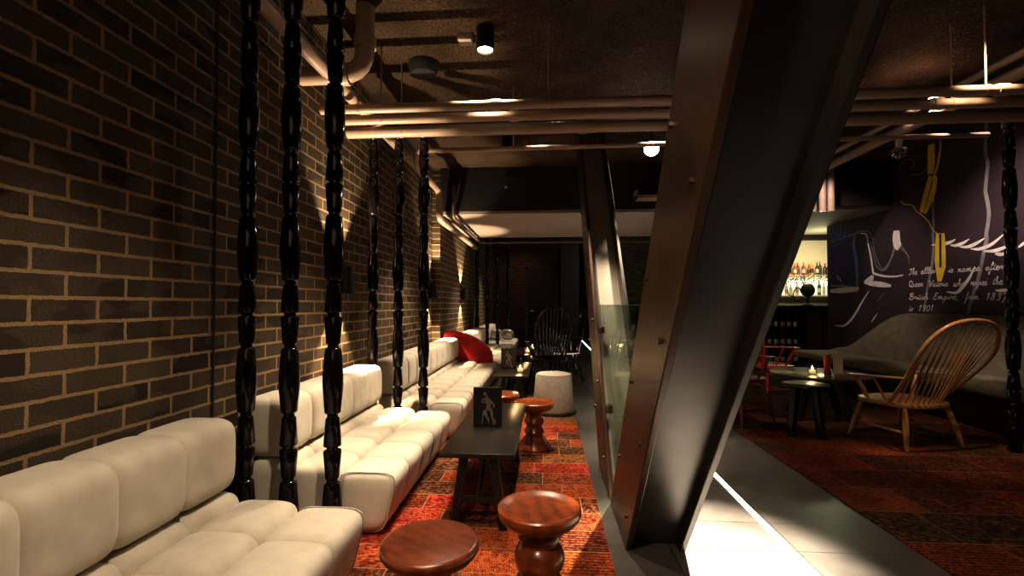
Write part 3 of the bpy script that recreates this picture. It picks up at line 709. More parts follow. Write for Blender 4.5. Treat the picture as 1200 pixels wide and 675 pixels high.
# ================================================================== WINDSOR CHAIRS
def windsor(name, label, loc, rz, mat, sh=.44, sw=.46, sd=.44, bh=.58, b0=.17, bm=.24, lean=.14, n=9, armz=.22, paddle=False, turned=False, group=None, legspread=.06, lr=.016, seatmat=None, sr=.0075, fwd=0.):
    """bow-back spindle chair, front toward local +Y."""
    t = thing(name, label, 'chair', loc, rz, group)
    out = []
    for k in range(28):
        a = 2 * PI * k / 28; c, s = math.cos(a), math.sin(a); q = (abs(c) ** 3.2 + abs(s) ** 3.2) ** (1 / 3.2)
        out.append((c / q * sw / 2 * (1.0 + .06 * s), s / q * sd / 2))
    MB().prism(out, 'z', sh - .038, sh, .012).build('seat', seatmat or mat, t)
    def leg_pts(sx, sy):
        a = Vector((sx * (sw / 2 - .07), sy * (sd / 2 - .08), sh - .03)); b = Vector((sx * (sw / 2 - .07 + legspread), sy * (sd / 2 - .08 + legspread), 0)); return a, b
    for sx in (-1, 1):
        for sy in (-1, 1):
            a, b = leg_pts(sx, sy)
            us = [0, .12, .2, .3, .45, .6, .7, .8, 1.0]
            rr = [.8, 1.0, 1.25, .8, 1.3, 1.3, .8, 1.1, .7] if turned else [.8, .95, 1.1, 1.2, 1.25, 1.2, 1.1, 1.0, .75]
            MB().tube([a.lerp(b, u) for u in us], [lr * r for r in rr], 10).build('leg', mat, t)
    for sx in (-1, 1):
        a, b = leg_pts(sx, -1); c, d = leg_pts(sx, 1)
        MB().tube([a.lerp(b, .60), c.lerp(d, .60)], lr * .65, 8).build('stretcher', mat, t)
    a, b = leg_pts(-1, -1); c, d = leg_pts(-1, 1); p1 = a.lerp(b, .6).lerp(c.lerp(d, .6), .5); p2 = Vector((-p1.x, p1.y, p1.z))
    MB().tube([p1, p2], lr * .65, 8).build('stretcher', mat, t)
    yb = -sd / 2 + .05
    def bowpt(x, f):        # f = height fraction of the back
        return Vector((x, yb - lean * f + fwd * max(0, 1 - f * 1.6) ** 2 * abs(x) / b0, sh + bh * f))
    ctrl = [bowpt(-b0, -.02), bowpt(-(b0 + (bm - b0) * .55), .28), bowpt(-bm, .58), bowpt(-bm * .88, .80), bowpt(-bm * .55, .95), bowpt(0, 1.0)]
    ctrl += [Vector((-p.x, p.y, p.z)) for p in reversed(ctrl[:-1])]
    bow = catmull(ctrl, 7)
    MB().tube(bow, lr * .85, 10).build('back_bow', mat, t)
    def hit(u):             # spindle top: fan out to the bow
        up = [p for p in bow if p.z > sh + bh * .52]; xt = (u - .5) * 2 * bm * .97
        up.sort(key=lambda p: p.x)
        for p, q in zip(up[:-1], up[1:]):
            if p.x <= xt <= q.x: return p.lerp(q, (xt - p.x) / max(1e-6, q.x - p.x))
        return up[0] if xt < 0 else up[-1]
    for i in range(n):
        u = (i + .5) / n
        xb = (u - .5) * 2 * (b0 * .96); yo = .025 * (1 - (2 * u - 1) ** 2)
        p0 = Vector((xb, yb - yo * .6 + fwd * .8 * (2 * u - 1) ** 2, sh - .01)); p1 = hit(u)
        pts = [p0.lerp(p1, k / 12) for k in range(13)]
        if paddle:
            prof = [1, 1.1, 1.15, 1.2, 1.2, 1.2, 1.25, 1.3, 1.0, .85, .8, .75, .7]
            fl = [(1, 1)] * 5 + [(.8, 1.3), (.75, 1.7), (.75, 1.8), (.9, 1.1)] + [(1, 1)] * 4
            # wide face of each paddle lies in the plane of the back
            MB().tube(pts, [.0056 * q for q in prof], 8, flat=fl).build('spindle', mat, t)
        else:
            prof = [.8, 1.0, 1.2, 1.3, 1.3, 1.2, 1.1, 1.0, .95, .9, .85, .8, .75]
            MB().tube(pts, [sr * q for q in prof], 7).build('spindle', mat, t)
    if armz:
        for sx in (-1, 1):
            f = (armz) / bh; k = min(range(len(bow)), key=lambda j: abs(bow[j].z - (sh + armz)) + (10 if bow[j].x * sx < 0 else 0))
            pb = bow[k]; pf = Vector((sx * (sw / 2 + .045), sd / 2 - .06, sh + armz - .02))
            pts = catmull([pb, pb.lerp(pf, .5) + Vector((sx * .03, 0, .004)), pf], 6)
            MB().tube(pts, [.020] * len(pts), 10, flat=(.5, 1.25)).build('armrest', mat, t)
            q0 = Vector((sx * (sw / 2 - .05), sd / 2 - .16, sh - .01)); q1 = pts[-3]
            us = [0, .2, .4, .6, .8, 1]
            MB().tube([q0.lerp(q1, u) for u in us], [lr * r for r in (.7, .9, 1.1, 1.0, .8, .65)], 9).build('arm_post', mat, t)
            r0 = Vector((sx * (sw / 2 - .05), 0 - .06, sh - .01)); r1 = pts[len(pts) // 2]
            MB().tube([r0, r1], lr * .5, 8).build('arm_spindle', mat, t)
    return t
ROT = math.radians(15)
windsor('spindle_lounge_chair', 'pale wooden lounge chair with a tall round spindle back, facing the dark table', (3.06, 4.36, .013), ROT, M_ash, sh=.36, sw=.56, sd=.54, bh=.69, b0=.245, bm=.36, lean=.34, fwd=.12, n=13, armz=.21, paddle=True, legspread=.07, lr=.019)
windsor('spindle_armchair', 'bright red spindle armchair beside the dark round table, in front of the bar', (2.70, 6.05, .013), math.radians(-75), M_redpaint, sh=.45, sw=.50, sd=.46, bh=.55, n=9, armz=.23, turned=True, legspread=.08, group='red spindle armchairs')
windsor('spindle_armchair', 'red spindle armchair in shadow, mostly hidden by the big leaning column', (1.90, 4.98, .013), math.radians(-60), M_redshaded, sh=.45, sw=.50, sd=.46, bh=.55, n=9, armz=.23, turned=True, legspread=.08, group='red spindle armchairs')
windsor('spindle_armchair', 'black spindle armchair with a high bow back, just behind the white pouf', (.04, 6.72, 0), math.radians(14), M_black_gloss, sh=.45, sw=.50, sd=.46, bh=.70, bm=.25, n=9, armz=.23, turned=True, legspread=.08, group='black spindle armchairs')
windsor('spindle_armchair', 'black spindle armchair farther down the aisle, facing back to the camera', (.10, 8.60, 0), math.radians(165), M_black_gloss, sh=.45, sw=.50, sd=.46, bh=.70, bm=.25, n=9, armz=.23, turned=True, legspread=.08, group='black spindle armchairs')

windsor('spindle_armchair', 'black spindle armchair turned sideways at the farthest coffee table', (.30, 7.70, 0), math.radians(98), M_black_gloss, sh=.45, sw=.50, sd=.46, bh=.66, bm=.25, n=9, armz=.23, turned=True, legspread=.08, group='black spindle armchairs')

# ================================================================== ROUND TABLE, STOOL, MENUS (right)
t = thing('round_table', 'large low round black table with a candle and menus, before the bar', 'table', (2.83, 5.22, .009))
MB().lathe([(0, .43), (.46, .43), (.47, .437), (.47, .455), (.46, .46), (0, .46)], 56).build('tabletop', M_darkwood, t)
for a in (.5, 2.1, 3.7, 5.3):
    MB().prism([(.12, .43), (.18, .43), (.36, 0), (.31, 0)], 'y', -.03, .03, .004).build('leg', M_black, t, rot=(0, 0, a))
t = thing('round_stool', 'small round black stool on four square legs before the dark round table', 'stool', (2.34, 4.52, .009))
MB().lathe([(0, .435), (.18, .435), (.188, .441), (.188, .455), (.18, .46), (0, .46)], 44).build('seat', M_darkwood, t)
for a in (.35, 1.92, 3.49, 5.06):
    MB().prism([(.075, .435), (.135, .435), (.19, 0), (.14, 0)], 'y', -.026, .026, .004).build('leg', M_black, t, rot=(0, 0, a))
candle('lit candle on the large low round black table before the bar', (2.72, 5.12, .471), 1.1, 1.0)
o = MB().box(-.10, .10, -.015, .015, 0, .20, .003).build('menu_folder', M_redcard, loc=(2.88, 5.14, .4705), rot=(0, 0, .9)); tag(o, 'dark red menu folder standing on the round black table', 'menu')
o = MB().box(-.045, .045, -.004, .004, 0, .21, .001).build('menu_sheet', M_creamcard, loc=(2.985, 5.14, .4705), rot=(-.06, 0, -.15)); tag(o, 'cream menu sheet standing beside the dark red menu folder', 'menu')

# far high round table with glasses
t = thing('pedestal_table', 'small round pedestal table with wine glasses, seen through the glass panel', 'table', (.86, 6.05, 0))
MB().lathe([(0, .735), (.33, .735), (.335, .745), (.33, .757), (0, .757)], 40).build('tabletop', M_cream, t)
MB().tube([(0, 0, .02), (0, 0, .74)], .03, 14).build('column', M_black, t); MB().lathe([(0, 0), (.2, 0), (.2, .012), (.04, .03), (0, .03)], 30).build('base', M_black, t)
for k, (x, y, lab) in enumerate(((.72, 5.95, 'wine glass on the pedestal table, at its aisle side'), (.90, 5.88, 'wine glass on the pedestal table, in the middle front'), (.98, 6.12, 'wine glass on the pedestal table, at its far side'))):
    o = MB().lathe([(0, 0), (.035, 0), (.034, .004), (.006, .010), (.005, .085), (.02, .095), (.038, .125), (.040, .155), (.033, .20), (.031, .20), (.037, .155), (.035, .127), (.0, .098)], 20, closed=False).build('wine_glass', M_clear, loc=(x, y, .7575)); tag(o, lab, 'glass', 'wine glasses on the pedestal table')

# ================================================================== OLIVE BENCH
t = thing('upholstered_bench', 'long olive felt bench with a high curved back against the plum mural wall', 'bench', (0, 0, 0))
MB().box(4.10, 4.74, 1.0, 8.0, 0, .355, .01).build('base', M_blackmat, t)
MB().box(3.95, 4.78, 1.0, 8.05, .355, .455, .035, 3).build('seat', M_moss, t)
b = bmesh.new(); rows = []
ys = [1.0 + i * .1 for i in range(71)] + [8.05]
def backz(y):
    if y < 6.55: return 1.055
    u = min(1, (y - 6.55) / 1.5); s = u * u * (3 - 2 * u); return 1.055 - .57 * s
for y in ys:
    z = backz(y); lo = .43
    prof = []
    for k in range(9):
        u = k / 8; prof.append((4.50 + .16 * u - .03 * math.sin(u * PI), lo + (z - lo) * u))
    prof += [(4.70, z + .012), (4.755, z + .004), (4.785, z - .03), (4.785, lo)]
    rows.append([b.verts.new((x, y, zz)) for x, zz in prof])
for r0, r1 in zip(rows[:-1], rows[1:]):
    for k in range(len(r0) - 1): b.faces.new((r0[k], r0[k + 1], r1[k + 1], r1[k]))
b.faces.new(rows[0]); b.faces.new(list(reversed(rows[-1])))
bmesh.ops.recalc_face_normals(b, faces=b.faces)
m = MB(); m.bm.free(); m.bm = b; m.build('backrest', M_moss, t)

# ================================================================== MURAL
MU = {'S':[['blue',0.012,0.8,[[8.42,2.508],[8.387,2.497],[8.359,2.481],[8.338,2.462],[8.324,2.441],[8.32,2.42],[8.325,2.4],[8.34,2.383],[8.362,2.371],[8.39,2.364],[8.423,2.363]]],['blue',0.012,0.8,[[8.406,2.566],[8.348,2.546],[8.297,2.517],[8.258,2.482],[8.234,2.444],[8.226,2.405],[8.236,2.369],[8.261,2.339],[8.302,2.316],[8.353,2.303],[8.413,2.302]]],['blue',0.012,0.8,[[8.392,2.63],[8.305,2.599],[8.23,2.555],[8.172,2.503],[8.137,2.447],[8.126,2.39],[8.14,2.336],[8.177,2.291],[8.237,2.257],[8.313,2.237],[8.401,2.234]]],['blue',0.012,0.8,[[8.378,2.693],[8.262,2.651],[8.163,2.593],[8.088,2.524],[8.042,2.45],[8.028,2.374],[8.046,2.304],[8.095,2.244],[8.172,2.199],[8.273,2.172],[8.39,2.166]]],['blue',0.03,0.25,[[8.44,2.241],[8.111,2.262],[7.807,2.281],[7.585,2.298],[7.451,2.254],[7.408,2.177]]],['blue',0.1,0.5,[[7.787,2.257],[7.812,2.1],[7.766,1.909],[7.746,1.721],[7.742,1.536],[7.767,1.352]]],['grey',0.03,0.4,[[7.414,2.266],[7.372,2.146],[7.339,1.967],[7.261,1.785],[7.168,1.691],[7.054,1.767],[6.967,1.913],[6.933,2.015],[6.838,1.957],[6.702,1.838],[6.669,1.71]]],['white',0.04,0.4,[[7.645,2.268],[7.509,2.23],[7.474,2.084],[7.422,1.9],[7.382,1.695],[7.354,1.638],[7.143,1.585],[6.943,1.568],[6.785,1.577]]],['grey',0.04,0.3,[[7.417,2.102],[7.356,1.893],[7.298,1.738],[7.175,1.667],[7.072,1.72],[6.996,1.833],[6.917,1.966],[6.853,1.994],[6.746,1.911],[6.673,1.801]]],['white',0.16,0.7,[[6.89,2.197],[6.898,2.105],[6.884,2.009],[6.838,1.957]]],['white',0.1,0.3,[[7.576,1.515],[7.43,1.559],[7.373,1.606]]],['white',0.09,0.3,[[7.576,1.515],[7.394,1.489],[7.18,1.465],[7.011,1.441]]],['white',0.1,0.5,[[8.45,1.411],[8.176,1.412],[7.912,1.415],[7.696,1.429]]],['grey',0.06,0.5,[[8.448,1.498],[8.174,1.487],[7.827,1.455]]],['white',0.05,0.2,[[7.472,1.383],[7.609,1.245],[7.774,1.061],[7.945,0.909],[8.122,0.834],[8.329,0.839]]],['white',0.03,0.8,[[8.239,1.659],[8.208,1.592]]],['white',0.03,0.8,[[8.171,1.613],[8.15,1.561]]],['white',0.02,0.3,[[7.295,1.056],[7.37,0.98],[7.434,0.92]]],['grey',0.02,0.3,[[7.131,1.361],[7.219,1.29],[7.31,1.217]]],['white',0.045,0.15,[[6.305,1.923],[6.137,1.915],[6.027,1.921],[5.95,1.947]]],['white',0.045,0.15,[[6.027,1.888],[5.945,1.874],[5.852,1.89],[5.767,1.926]]],['white',0.045,0.15,[[5.899,1.852],[5.786,1.839],[5.677,1.866],[5.576,1.909]]],['white',0.045,0.15,[[5.754,1.812],[5.637,1.798],[5.494,1.833],[5.357,1.92]]],['white',0.045,0.15,[[5.596,1.767],[5.476,1.757],[5.379,1.773],[5.289,1.807]]],['white',0.045,0.15,[[5.461,1.726],[5.399,1.712],[5.343,1.714]]],['white',0.05,0.15,[[6.089,1.334],[5.957,1.32],[5.875,1.377],[5.772,1.49],[5.704,1.61]]],['white',0.04,0.2,[[5.466,1.332],[5.389,1.329],[5.305,1.339]]],['white',0.035,0.3,[[5.206,1.762],[5.161,1.791],[5.126,1.812]]],['grey',0.085,0.9,[[5.528,3.162],[5.537,3.016],[5.55,2.87],[5.524,2.712],[5.541,2.567],[5.557,2.421],[5.533,2.285],[5.522,2.152],[5.539,2.043],[5.559,1.944],[5.552,1.896],[5.585,1.788],[5.619,1.641],[5.665,1.474],[5.722,1.324],[5.779,1.17],[5.815,1.053]]],['grey',0.07,0.9,[[6.256,2.545],[6.268,2.377],[6.264,2.206],[6.278,2.06],[6.27,1.931],[6.284,1.784],[6.312,1.616],[6.369,1.427],[6.409,1.256],[6.44,1.082]]],['grey',0.02,0.7,[[8.124,3.635],[7.388,3.385],[6.778,3.189],[6.427,3.084]]],['grey',0.035,0.4,[[6.8,2.945],[6.82,3.025],[6.749,3.109],[6.628,3.106],[6.565,3.042],[6.578,2.978],[6.646,2.987]]],['grey',0.03,0.4,[[6.341,3.04],[6.335,2.951],[6.391,2.881],[6.489,2.853],[6.618,2.895]]],['yellow',0.16,0.8,[[6.276,3.18],[6.279,3.063],[6.281,2.936],[6.298,2.812]]],['yellow',0.05,0.5,[[6.128,3.183],[6.147,3.042],[6.186,2.886],[6.24,2.775],[6.314,2.687]]],['yellow',0.12,0.6,[[6.298,2.79],[6.341,2.651],[6.408,2.493],[6.45,2.359]]],['yellow',0.12,0.5,[[6.215,2.768],[6.244,2.627],[6.305,2.492],[6.395,2.333]]],['yellow',0.018,0.8,[[6.808,2.579],[6.732,2.522],[6.598,2.484],[6.528,2.385],[6.445,2.325],[6.338,2.219],[6.287,2.125],[6.21,2.05]]]],'poly':[[6.228,2.057],[6.097,2.041],[6.089,1.867],[6.089,1.641],[6.16,1.456],[6.219,1.467],[6.254,1.718],[6.239,1.927]],'slit':[[6.177,2.045],[6.144,2.04],[6.151,1.63],[6.184,1.632]],'blue':[[8.424,2.523],[7.871,2.256],[7.853,2.105],[7.797,1.858],[7.76,1.643],[7.764,1.497],[8.438,1.512]]}
t = thing('wall_mural', 'painted mural with script lettering, white brush strokes and yellow ribbons on the plum wall', 'mural', (4.8, 0, 0))
mm_ = {'white': M_mwhite, 'grey': M_mgrey, 'blue': M_mblue, 'yellow': M_myellow}; wf_ = {'white': .9, 'grey': .55, 'blue': .75, 'yellow': .7}
cx = {'blue': -.004, 'grey': -.005, 'white': -.006, 'yellow': -.007}
for n_, (col, wid, lo, pts) in enumerate(MU['S']):
    p = catmull([(a, b_, 0) for a, b_ in pts], 6); m_ = len(p); ws = []
    for i in range(m_):
        u = i / (m_ - 1); ws.append(wf_[col] * wid * (lo + (1 - lo) * math.sin(PI * min(1, max(0, u * .96 + .02)))))
    MB().ribbon([(q.x, q.y) for q in p], ws, cx[col] - .00003 * n_).build(col + '_stroke', mm_[col], t, smooth=False)
def flatpoly(mb, pts, x): mb.bm.faces.new([mb.bm.verts.new((x, a, b_)) for a, b_ in pts])
yb_ = MB(); flatpoly(yb_, MU['poly'], -.0095); yb_.build('yellow_shape', M_myellow, t, smooth=False)
nb = MB(); flatpoly(nb, MU['blue'], -.003); nb.build('navy_shape', M_mnavy, t, smooth=False)
sl = MB(); flatpoly(sl, MU['slit'], -.011); sl.build('dark_slit', M_plum, t, smooth=False)
# single-stroke copperplate letters: unit x-height, written left to right
GL = {
 'T': (1.2, [[(0, 1.7), (.3, 2.1), (.8, 2.0), (1.5, 2.2)], [(.9, 2.0), (.7, 1.0), (.4, .1), (-.1, .1)]]),
 'h': (1.0, [[(0, 0), (.25, .9), (.5, 2.1), (.3, 2.2), (.15, 0)], [(.15, .1), (.35, .8), (.6, 1.0), (.65, .6), (.62, .1), (.95, .2)]]),
 'e': (.85, [[(0, .38), (.4, .55), (.62, .85), (.40, 1.08), (.10, .62), (.20, .02), (.50, -.02), (.85, .3)]]),
 'l': (.6, [[(0, .2), (.3, 1.0), (.5, 2.0), (.32, 2.2), (.2, 1.2), (.2, .1), (.55, .2)]]),
 'b': (.8, [[(0, .2), (.3, 1.0), (.48, 2.0), (.3, 2.2), (.15, 1.0), (.2, .05), (.5, .1), (.6, .7), (.45, .95), (.8, .8)]]),
 'a': (.9, [[(.6, .9), (.3, 1.0), (.05, .5), (.2, 0), (.5, .4), (.65, .95), (.6, .2), (.9, .2)]]),
 'r': (.75, [[(0, .2), (.25, 1.1), (.3, .9), (.6, .95), (.5, .3), (.75, .2)]]),
 'i': (.5, [[(0, .2), (.25, .95), (.2, .2), (.5, .2)], [(.34, 1.45), (.38, 1.52)]]),
 's': (.65, [[(0, .1), (.3, 1.1), (.5, .6), (.45, .1), (.1, .05)], [(.4, .05), (.65, .25)]]),
 'n': (1.0, [[(0, .9), (.15, .95), (.12, 0)], [(.14, .2), (.4, 1.0), (.55, .9), (.55, .1), (.95, .25)]]),
 'm': (1.4, [[(0, .9), (.15, .95), (.12, 0)], [(.14, .2), (.38, 1.0), (.5, .9), (.5, 0)], [(.52, .2), (.8, 1.0), (.92, .9), (.95, .1), (1.35, .25)]]),
 'd': (.95, [[(.55, .9), (.3, 1.0), (.05, .5), (.2, 0), (.5, .4), (.85, 2.1), (.65, 1.0), (.62, .1), (.95, .2)]]),
 'f': (.75, [[(0, .2), (.35, 1.0), (.7, 2.1), (.5, 2.2), (.3, 1.0), (.05, -1.1), (-.15, -1.0), (.25, .1), (.7, .3)]]),
 't': (.6, [[(0, .2), (.3, 1.0), (.45, 1.8), (.25, .8), (.25, .05), (.6, .2)], [(.05, 1.25), (.6, 1.35)]]),
 'Q': (1.5, [[(.9, 2.0), (.3, 2.0), (0, 1.1), (.3, .1), (.9, .3), (1.2, 1.2), (.9, 2.0), (.5, 1.6)], [(.2, .4), (.6, .3), (1.0, -.2), (1.5, .1)]]),
 'u': (.95, [[(0, .9), (.1, .95), (.1, .2), (.35, 0), (.6, .5), (.65, .95), (.62, .1), (.95, .25)]]),
 'V': (1.2, [[(0, 1.8), (.25, 2.1), (.4, .8), (.45, 0), (.9, 1.2), (1.4, 2.2)]]),
 'c': (.7, [[(.5, .85), (.3, 1.0), (.05, .5), (.2, 0), (.7, .25)]]),
 'o': (.8, [[(.4, 1.0), (.05, .5), (.25, 0), (.55, .5), (.4, 1.0), (.8, .85)]]),
 'w': (1.2, [[(0, .9), (.1, .95), (.1, .1), (.3, 0), (.5, .9), (.52, .1), (.75, 0), (.95, .95), (1.2, .85)]]),
 'g': (.9, [[(.6, .9), (.3, 1.0), (.05, .5), (.2, .05), (.5, .4), (.65, .95), (.5, -.6), (.2, -1.1), (0, -.8), (.85, .25)]]),
 'B': (1.4, [[(.6, 2.1), (.4, 1.0), (.2, 0)], [(.1, 1.5), (.5, 2.2), (1.1, 2.1), (1.0, 1.4), (.55, 1.15), (1.15, .9), (1.0, .1), (.4, 0), (0, .5)]]),
 'E': (1.3, [[(1.2, 1.9), (.8, 2.2), (.4, 1.8), (.8, 1.2), (.3, 1.0), (.1, .4), (.5, 0), (1.1, .4)]]),
 'p': (.95, [[(0, .2), (.3, 1.1), (.1, -.2), (-.15, -1.2)], [(.2, .5), (.5, 1.0), (.65, .6), (.45, .05), (.3, .15)], [(.45, .05), (.95, .25)]]),
 ',': (.4, [[(.15, .1), (.1, -.2), (0, -.4)]]),
 '.': (.4, [[(.1, .02), (.18, .1)]]),
 '1': (.8, [[(.15, 1.5), (.6, 2.1), (.2, 0)]]),
 '8': (1.1, [[(.8, 1.9), (.5, 2.1), (.35, 1.6), (.75, .8), (.5, 0), (.15, .3), (.55, 1.1), (.9, 1.7), (.8, 1.9)]]),
 '3': (1.1, [[(.3, 1.8), (.7, 2.1), (.85, 1.6), (.45, 1.15), (.75, .8), (.55, .05), (.1, .2)]]),
 '7': (1.1, [[(.2, 1.8), (.5, 2.1), (1.1, 2.1), (.5, .6), (.1, -.7)]]),
 '9': (1.0, [[(.9, 1.9), (.5, 2.1), (.3, 1.5), (.6, 1.2), (.95, 2.0), (.6, .8), (.3, 0)]]),
 '0': (1.0, [[(.6, 2.1), (.2, 1.3), (.2, .2), (.55, .05), (.85, 1.2), (.6, 2.1)]]),
}
WORDS = [('The', 6.678, 1.575, 6.533, 1.572), ('ellbar', 6.476, 1.574, 6.221, 1.568), ('is', 6.059, 1.562, 5.987, 1.562), ('named', 5.928, 1.558, 5.632, 1.557), ('after', 5.57, 1.553, 5.374, 1.552),
         ('Queen', 6.682, 1.417, 6.438, 1.414), ('Victoria', 6.356, 1.405, 6.063, 1.399), ('who', 5.991, 1.396, 5.841, 1.396), ('reigned', 5.763, 1.397, 5.553, 1.394), ('the', 5.494, 1.396, 5.378, 1.395),
         ('British', 6.686, 1.248, 6.36, 1.244), ('Empire,', 6.294, 1.244, 5.924, 1.24), ('from', 5.833, 1.239, 5.66, 1.237), ('1837', 5.577, 1.231, 5.326, 1.224), ('to', 6.689, 1.095, 6.616, 1.096), ('1901.', 6.529, 1.097, 6.258, 1.098)]
XH = .036
for w_, y0, z0, y1, z1 in WORDS:
    ink = MB(); tot = sum(GL[c][0] for c in w_); k = (y0 - y1) / tot; pen = 0
    for c in w_:
        adv, strokes = GL[c]
        for st in strokes:
            pts = []
            for (gx, gy) in st:
                s_ = (pen + gx) * k + gy * XH * .16; u = pen / tot
                pts.append((y0 - s_, z0 + (z1 - z0) * u + gy * XH, 0))
            p = catmull(pts, 4)
            ws = [.0075 + .0045 * abs(math.sin(j * .7)) for j in range(len(p))]
            ink.ribbon([(q.x, q.y) for q in p], ws, -.0085)
        pen += adv
    ink.build('script_lettering', M_mwhite, t, smooth=False)

# ================================================================== BAR
t = thing('bar_counter', 'dark grey bar counter with a black top beyond the end of the mural wall', 'bar counter', (0, 0, 0))
MB().box(3.7, 7.4, 8.92, 9.55, 1.10, 1.165, .006).build('countertop', M_black_gloss, t)
MB().box(4.70, 7.3, 9.0, 9.04, 0, 1.10).build('front_panel', M_bargrey, t, smooth=False)
MB().box(4.95, 4.97, 8.985, 9.0, 0, 1.10).box(5.5, 5.52, 8.985, 9.0, 0, 1.10).build('panel_joint', M_black, t, smooth=False)
MB().box(4.66, 4.70, 9.0, 9.5, 0, 1.10).build('side_panel', M_black, t, smooth=False); MB().box(3.75, 3.79, 9.0, 9.5, 0, 1.10).build('side_panel', M_black, t, smooth=False)
for z in (.08, .40, .72):
    MB().box(3.79, 4.66, 9.02, 9.48, z, z + .02).build('shelf', M_black, t, smooth=False)
MB().box(3.75, 4.70, 9.5, 9.52, 0, 1.10).build('back_panel', M_black, t, smooth=False)

def bottle_mesh(h, r): return [(0, 0), (r, 0), (r, h * .58), (r * .85, h * .66), (r * .34, h * .76), (r * .32, h * .97), (r * .40, h * .975), (r * .40, h), (0, h)]
bn = 0
def bottle(x, y, z, h, r, mat, label, group):
    o = MB().lathe(bottle_mesh(h, r), 14).build('bottle', mat, loc=(x, y, z)); tag(o, label, 'bottle', group); return o
def paper(o, h, r, mat):
    MB().lathe([(r + .001, h * .18), (r + .001, h * .46)], 14, closed=False).build('paper_label', mat, o)
t = thing('back_bar_shelf', 'two tier back bar shelf full of bottles glowing on the bar wall', 'shelf', (0, 0, 0))
MB().box(4.6, 7.6, 10.86, 11.19, 1.80, 1.83).build('shelf', M_cream, t, smooth=False)
MB().box(4.6, 7.6, 10.80, 11.19, 1.36, 1.39).build('shelf', M_cream, t, smooth=False)
MB().box(4.6, 7.6, 10.80, 11.19, 0, .9).build('cabinet', M_black, t, smooth=False)
MB().box(4.6, 7.6, 11.16, 11.195, 1.39, 1.80).build('glowing_back', mat_emit('back_bar_glow', (1.0, .82, .55), 1.6), t, smooth=False)
random.seed(3)
hue = ['amber', 'green', 'red', 'clear', 'near-black', 'gold']
x = 5.10; k = 0
while x < 6.75:
    mi = random.choice([0, 0, 2, 2, 4, 5]); h = random.uniform(.25, .33); r = random.uniform(.030, .040)
    o = bottle(x, 11.0 + random.uniform(-.06, .05), 1.8305, h, r, BOT[mi], 'spirit bottle on the upper back bar shelf, one of a tight row', 'bottles on the upper back bar shelf')
    paper(o, h, r, BOT[random.choice([3, 5, 4])]); x += r * 2 + random.uniform(.012, .03); k += 1
x = 5.05
while x < 6.75:
    mi = random.choice([1, 1, 3, 3, 5, 3]); h = random.uniform(.24, .32); r = random.uniform(.030, .040)
    o = bottle(x, 11.0 + random.uniform(-.07, .05), 1.3905, h, r, BOT[mi], 'spirit bottle on the lower back bar shelf, one of a tight row', 'bottles on the lower back bar shelf')
    paper(o, h, r, BOT[random.choice([3, 5])]); x += r * 2 + random.uniform(.02, .06)
g = MB()
for i in range(420):
    x = random.uniform(5.0, 6.8); z = 1.80 + random.gauss(-.045, .04); y = 10.83 + random.uniform(-.04, .02); a = random.uniform(0, PI); s = random.uniform(.015, .035)
    v = [g.bm.verts.new((x + s * math.cos(a) * c, y + s * .5 * d, z + s * math.sin(a) * c + s * .4 * d)) for c, d in ((-1, 0), (0, 1), (1, 0), (0, -1))]; g.bm.faces.new(v)
o = g.build('leaf_garland', M_plant, smooth=False); tag(o, 'green leafy garland along the edge of the upper back bar shelf', 'garland'); o['kind'] = 'stuff'
for sh_, z in enumerate((.1005, .4205, .7405)):
    for i in range(7):
        o = bottle(3.88 + i * .115, 9.14, z, .27, .036, BOT[4], 'dark bottle with a pale label on the %s shelf under the bar counter' % ('lowest', 'middle', 'top')[sh_], 'dark bottles under the bar, %s shelf' % ('lowest', 'middle', 'top')[sh_])
        paper(o, .27, .036, BOT[3])
t = thing('beer_tap', 'black beer tap with a round disc and curved pipe on the bar counter', 'tap', (4.80, 9.15, 1.1655))
MB().lathe([(0, 0), (.10, 0), (.10, .02), (.03, .04), (.022, .16), (0, .16)], 24).build('base', M_black, t)
MB().lathe([(0, -.03), (.10, -.03), (.125, -.012), (.125, .012), (.10, .03), (0, .03)], 36).build('disc', M_black, t, loc=(0, 0, .28), rot=(PI / 2, 0, 0))
MB().tube(catmull([(-.03, 0, .10), (-.10, 0, .12), (-.20, 0, .08), (-.26, 0, .16), (-.22, 0, .30), (-.15, 0, .32), (-.12, 0, .24)], 6), .011, 10).build('spout', M_black, t)
MB().tube([(-.26, 0, .16), (-.34, 0, .20), (-.36, 0, .28)], .010, 8).build('handle', M_black, t)

# ================================================================== LIGHTS
W = bpy.data.worlds.new('room_world'); bpy.context.scene.world = W; W.use_nodes = True
W.node_tree.nodes['Background'].inputs[0].default_value = (1, .72, .5, 1); W.node_tree.nodes['Background'].inputs[1].default_value = .004
WARM = (1, .82, .61)
# track of ceiling spots over the aisle side that wash the sofas and stools
spot('spot_table', (-.44, 3.42, 3.0), (-.40, 3.1, 0), 260, 70, .7, WARM, .04)
spot('spot_sofa_one', (-.15, 1.05, 3.15), (-1.15, 1.45, .4), 230, 54, .8, WARM, .05)
spot('spot_sofa_two', (-.30, 3.0, 3.15), (-1.15, 3.05, .4), 360, 46, .8, WARM, .05)
spot('spot_sofa_three', (-.47, 5.70, 3.0), (-1.1, 5.2, .3), 480, 62, .8, WARM, .05)
spot('spot_sofa_four', (-.45, 8.3, 2.5), (-1.15, 8.3, .3), 200, 70, .8, WARM, .05)
spot('spot_sofa_five', (-.6, 11.2, 3.1), (-1.1, 11.2, .3), 260, 60, .8, WARM, .05)
spot('spot_stools', (-.55, .75, 3.1), (-.1, 2.1, 0), 150, 48, .8, WARM, .04)
spot('spot_rug', (.10, 4.2, 3.1), (.05, 3.6, 0), 340, 52, .8, WARM, .04)
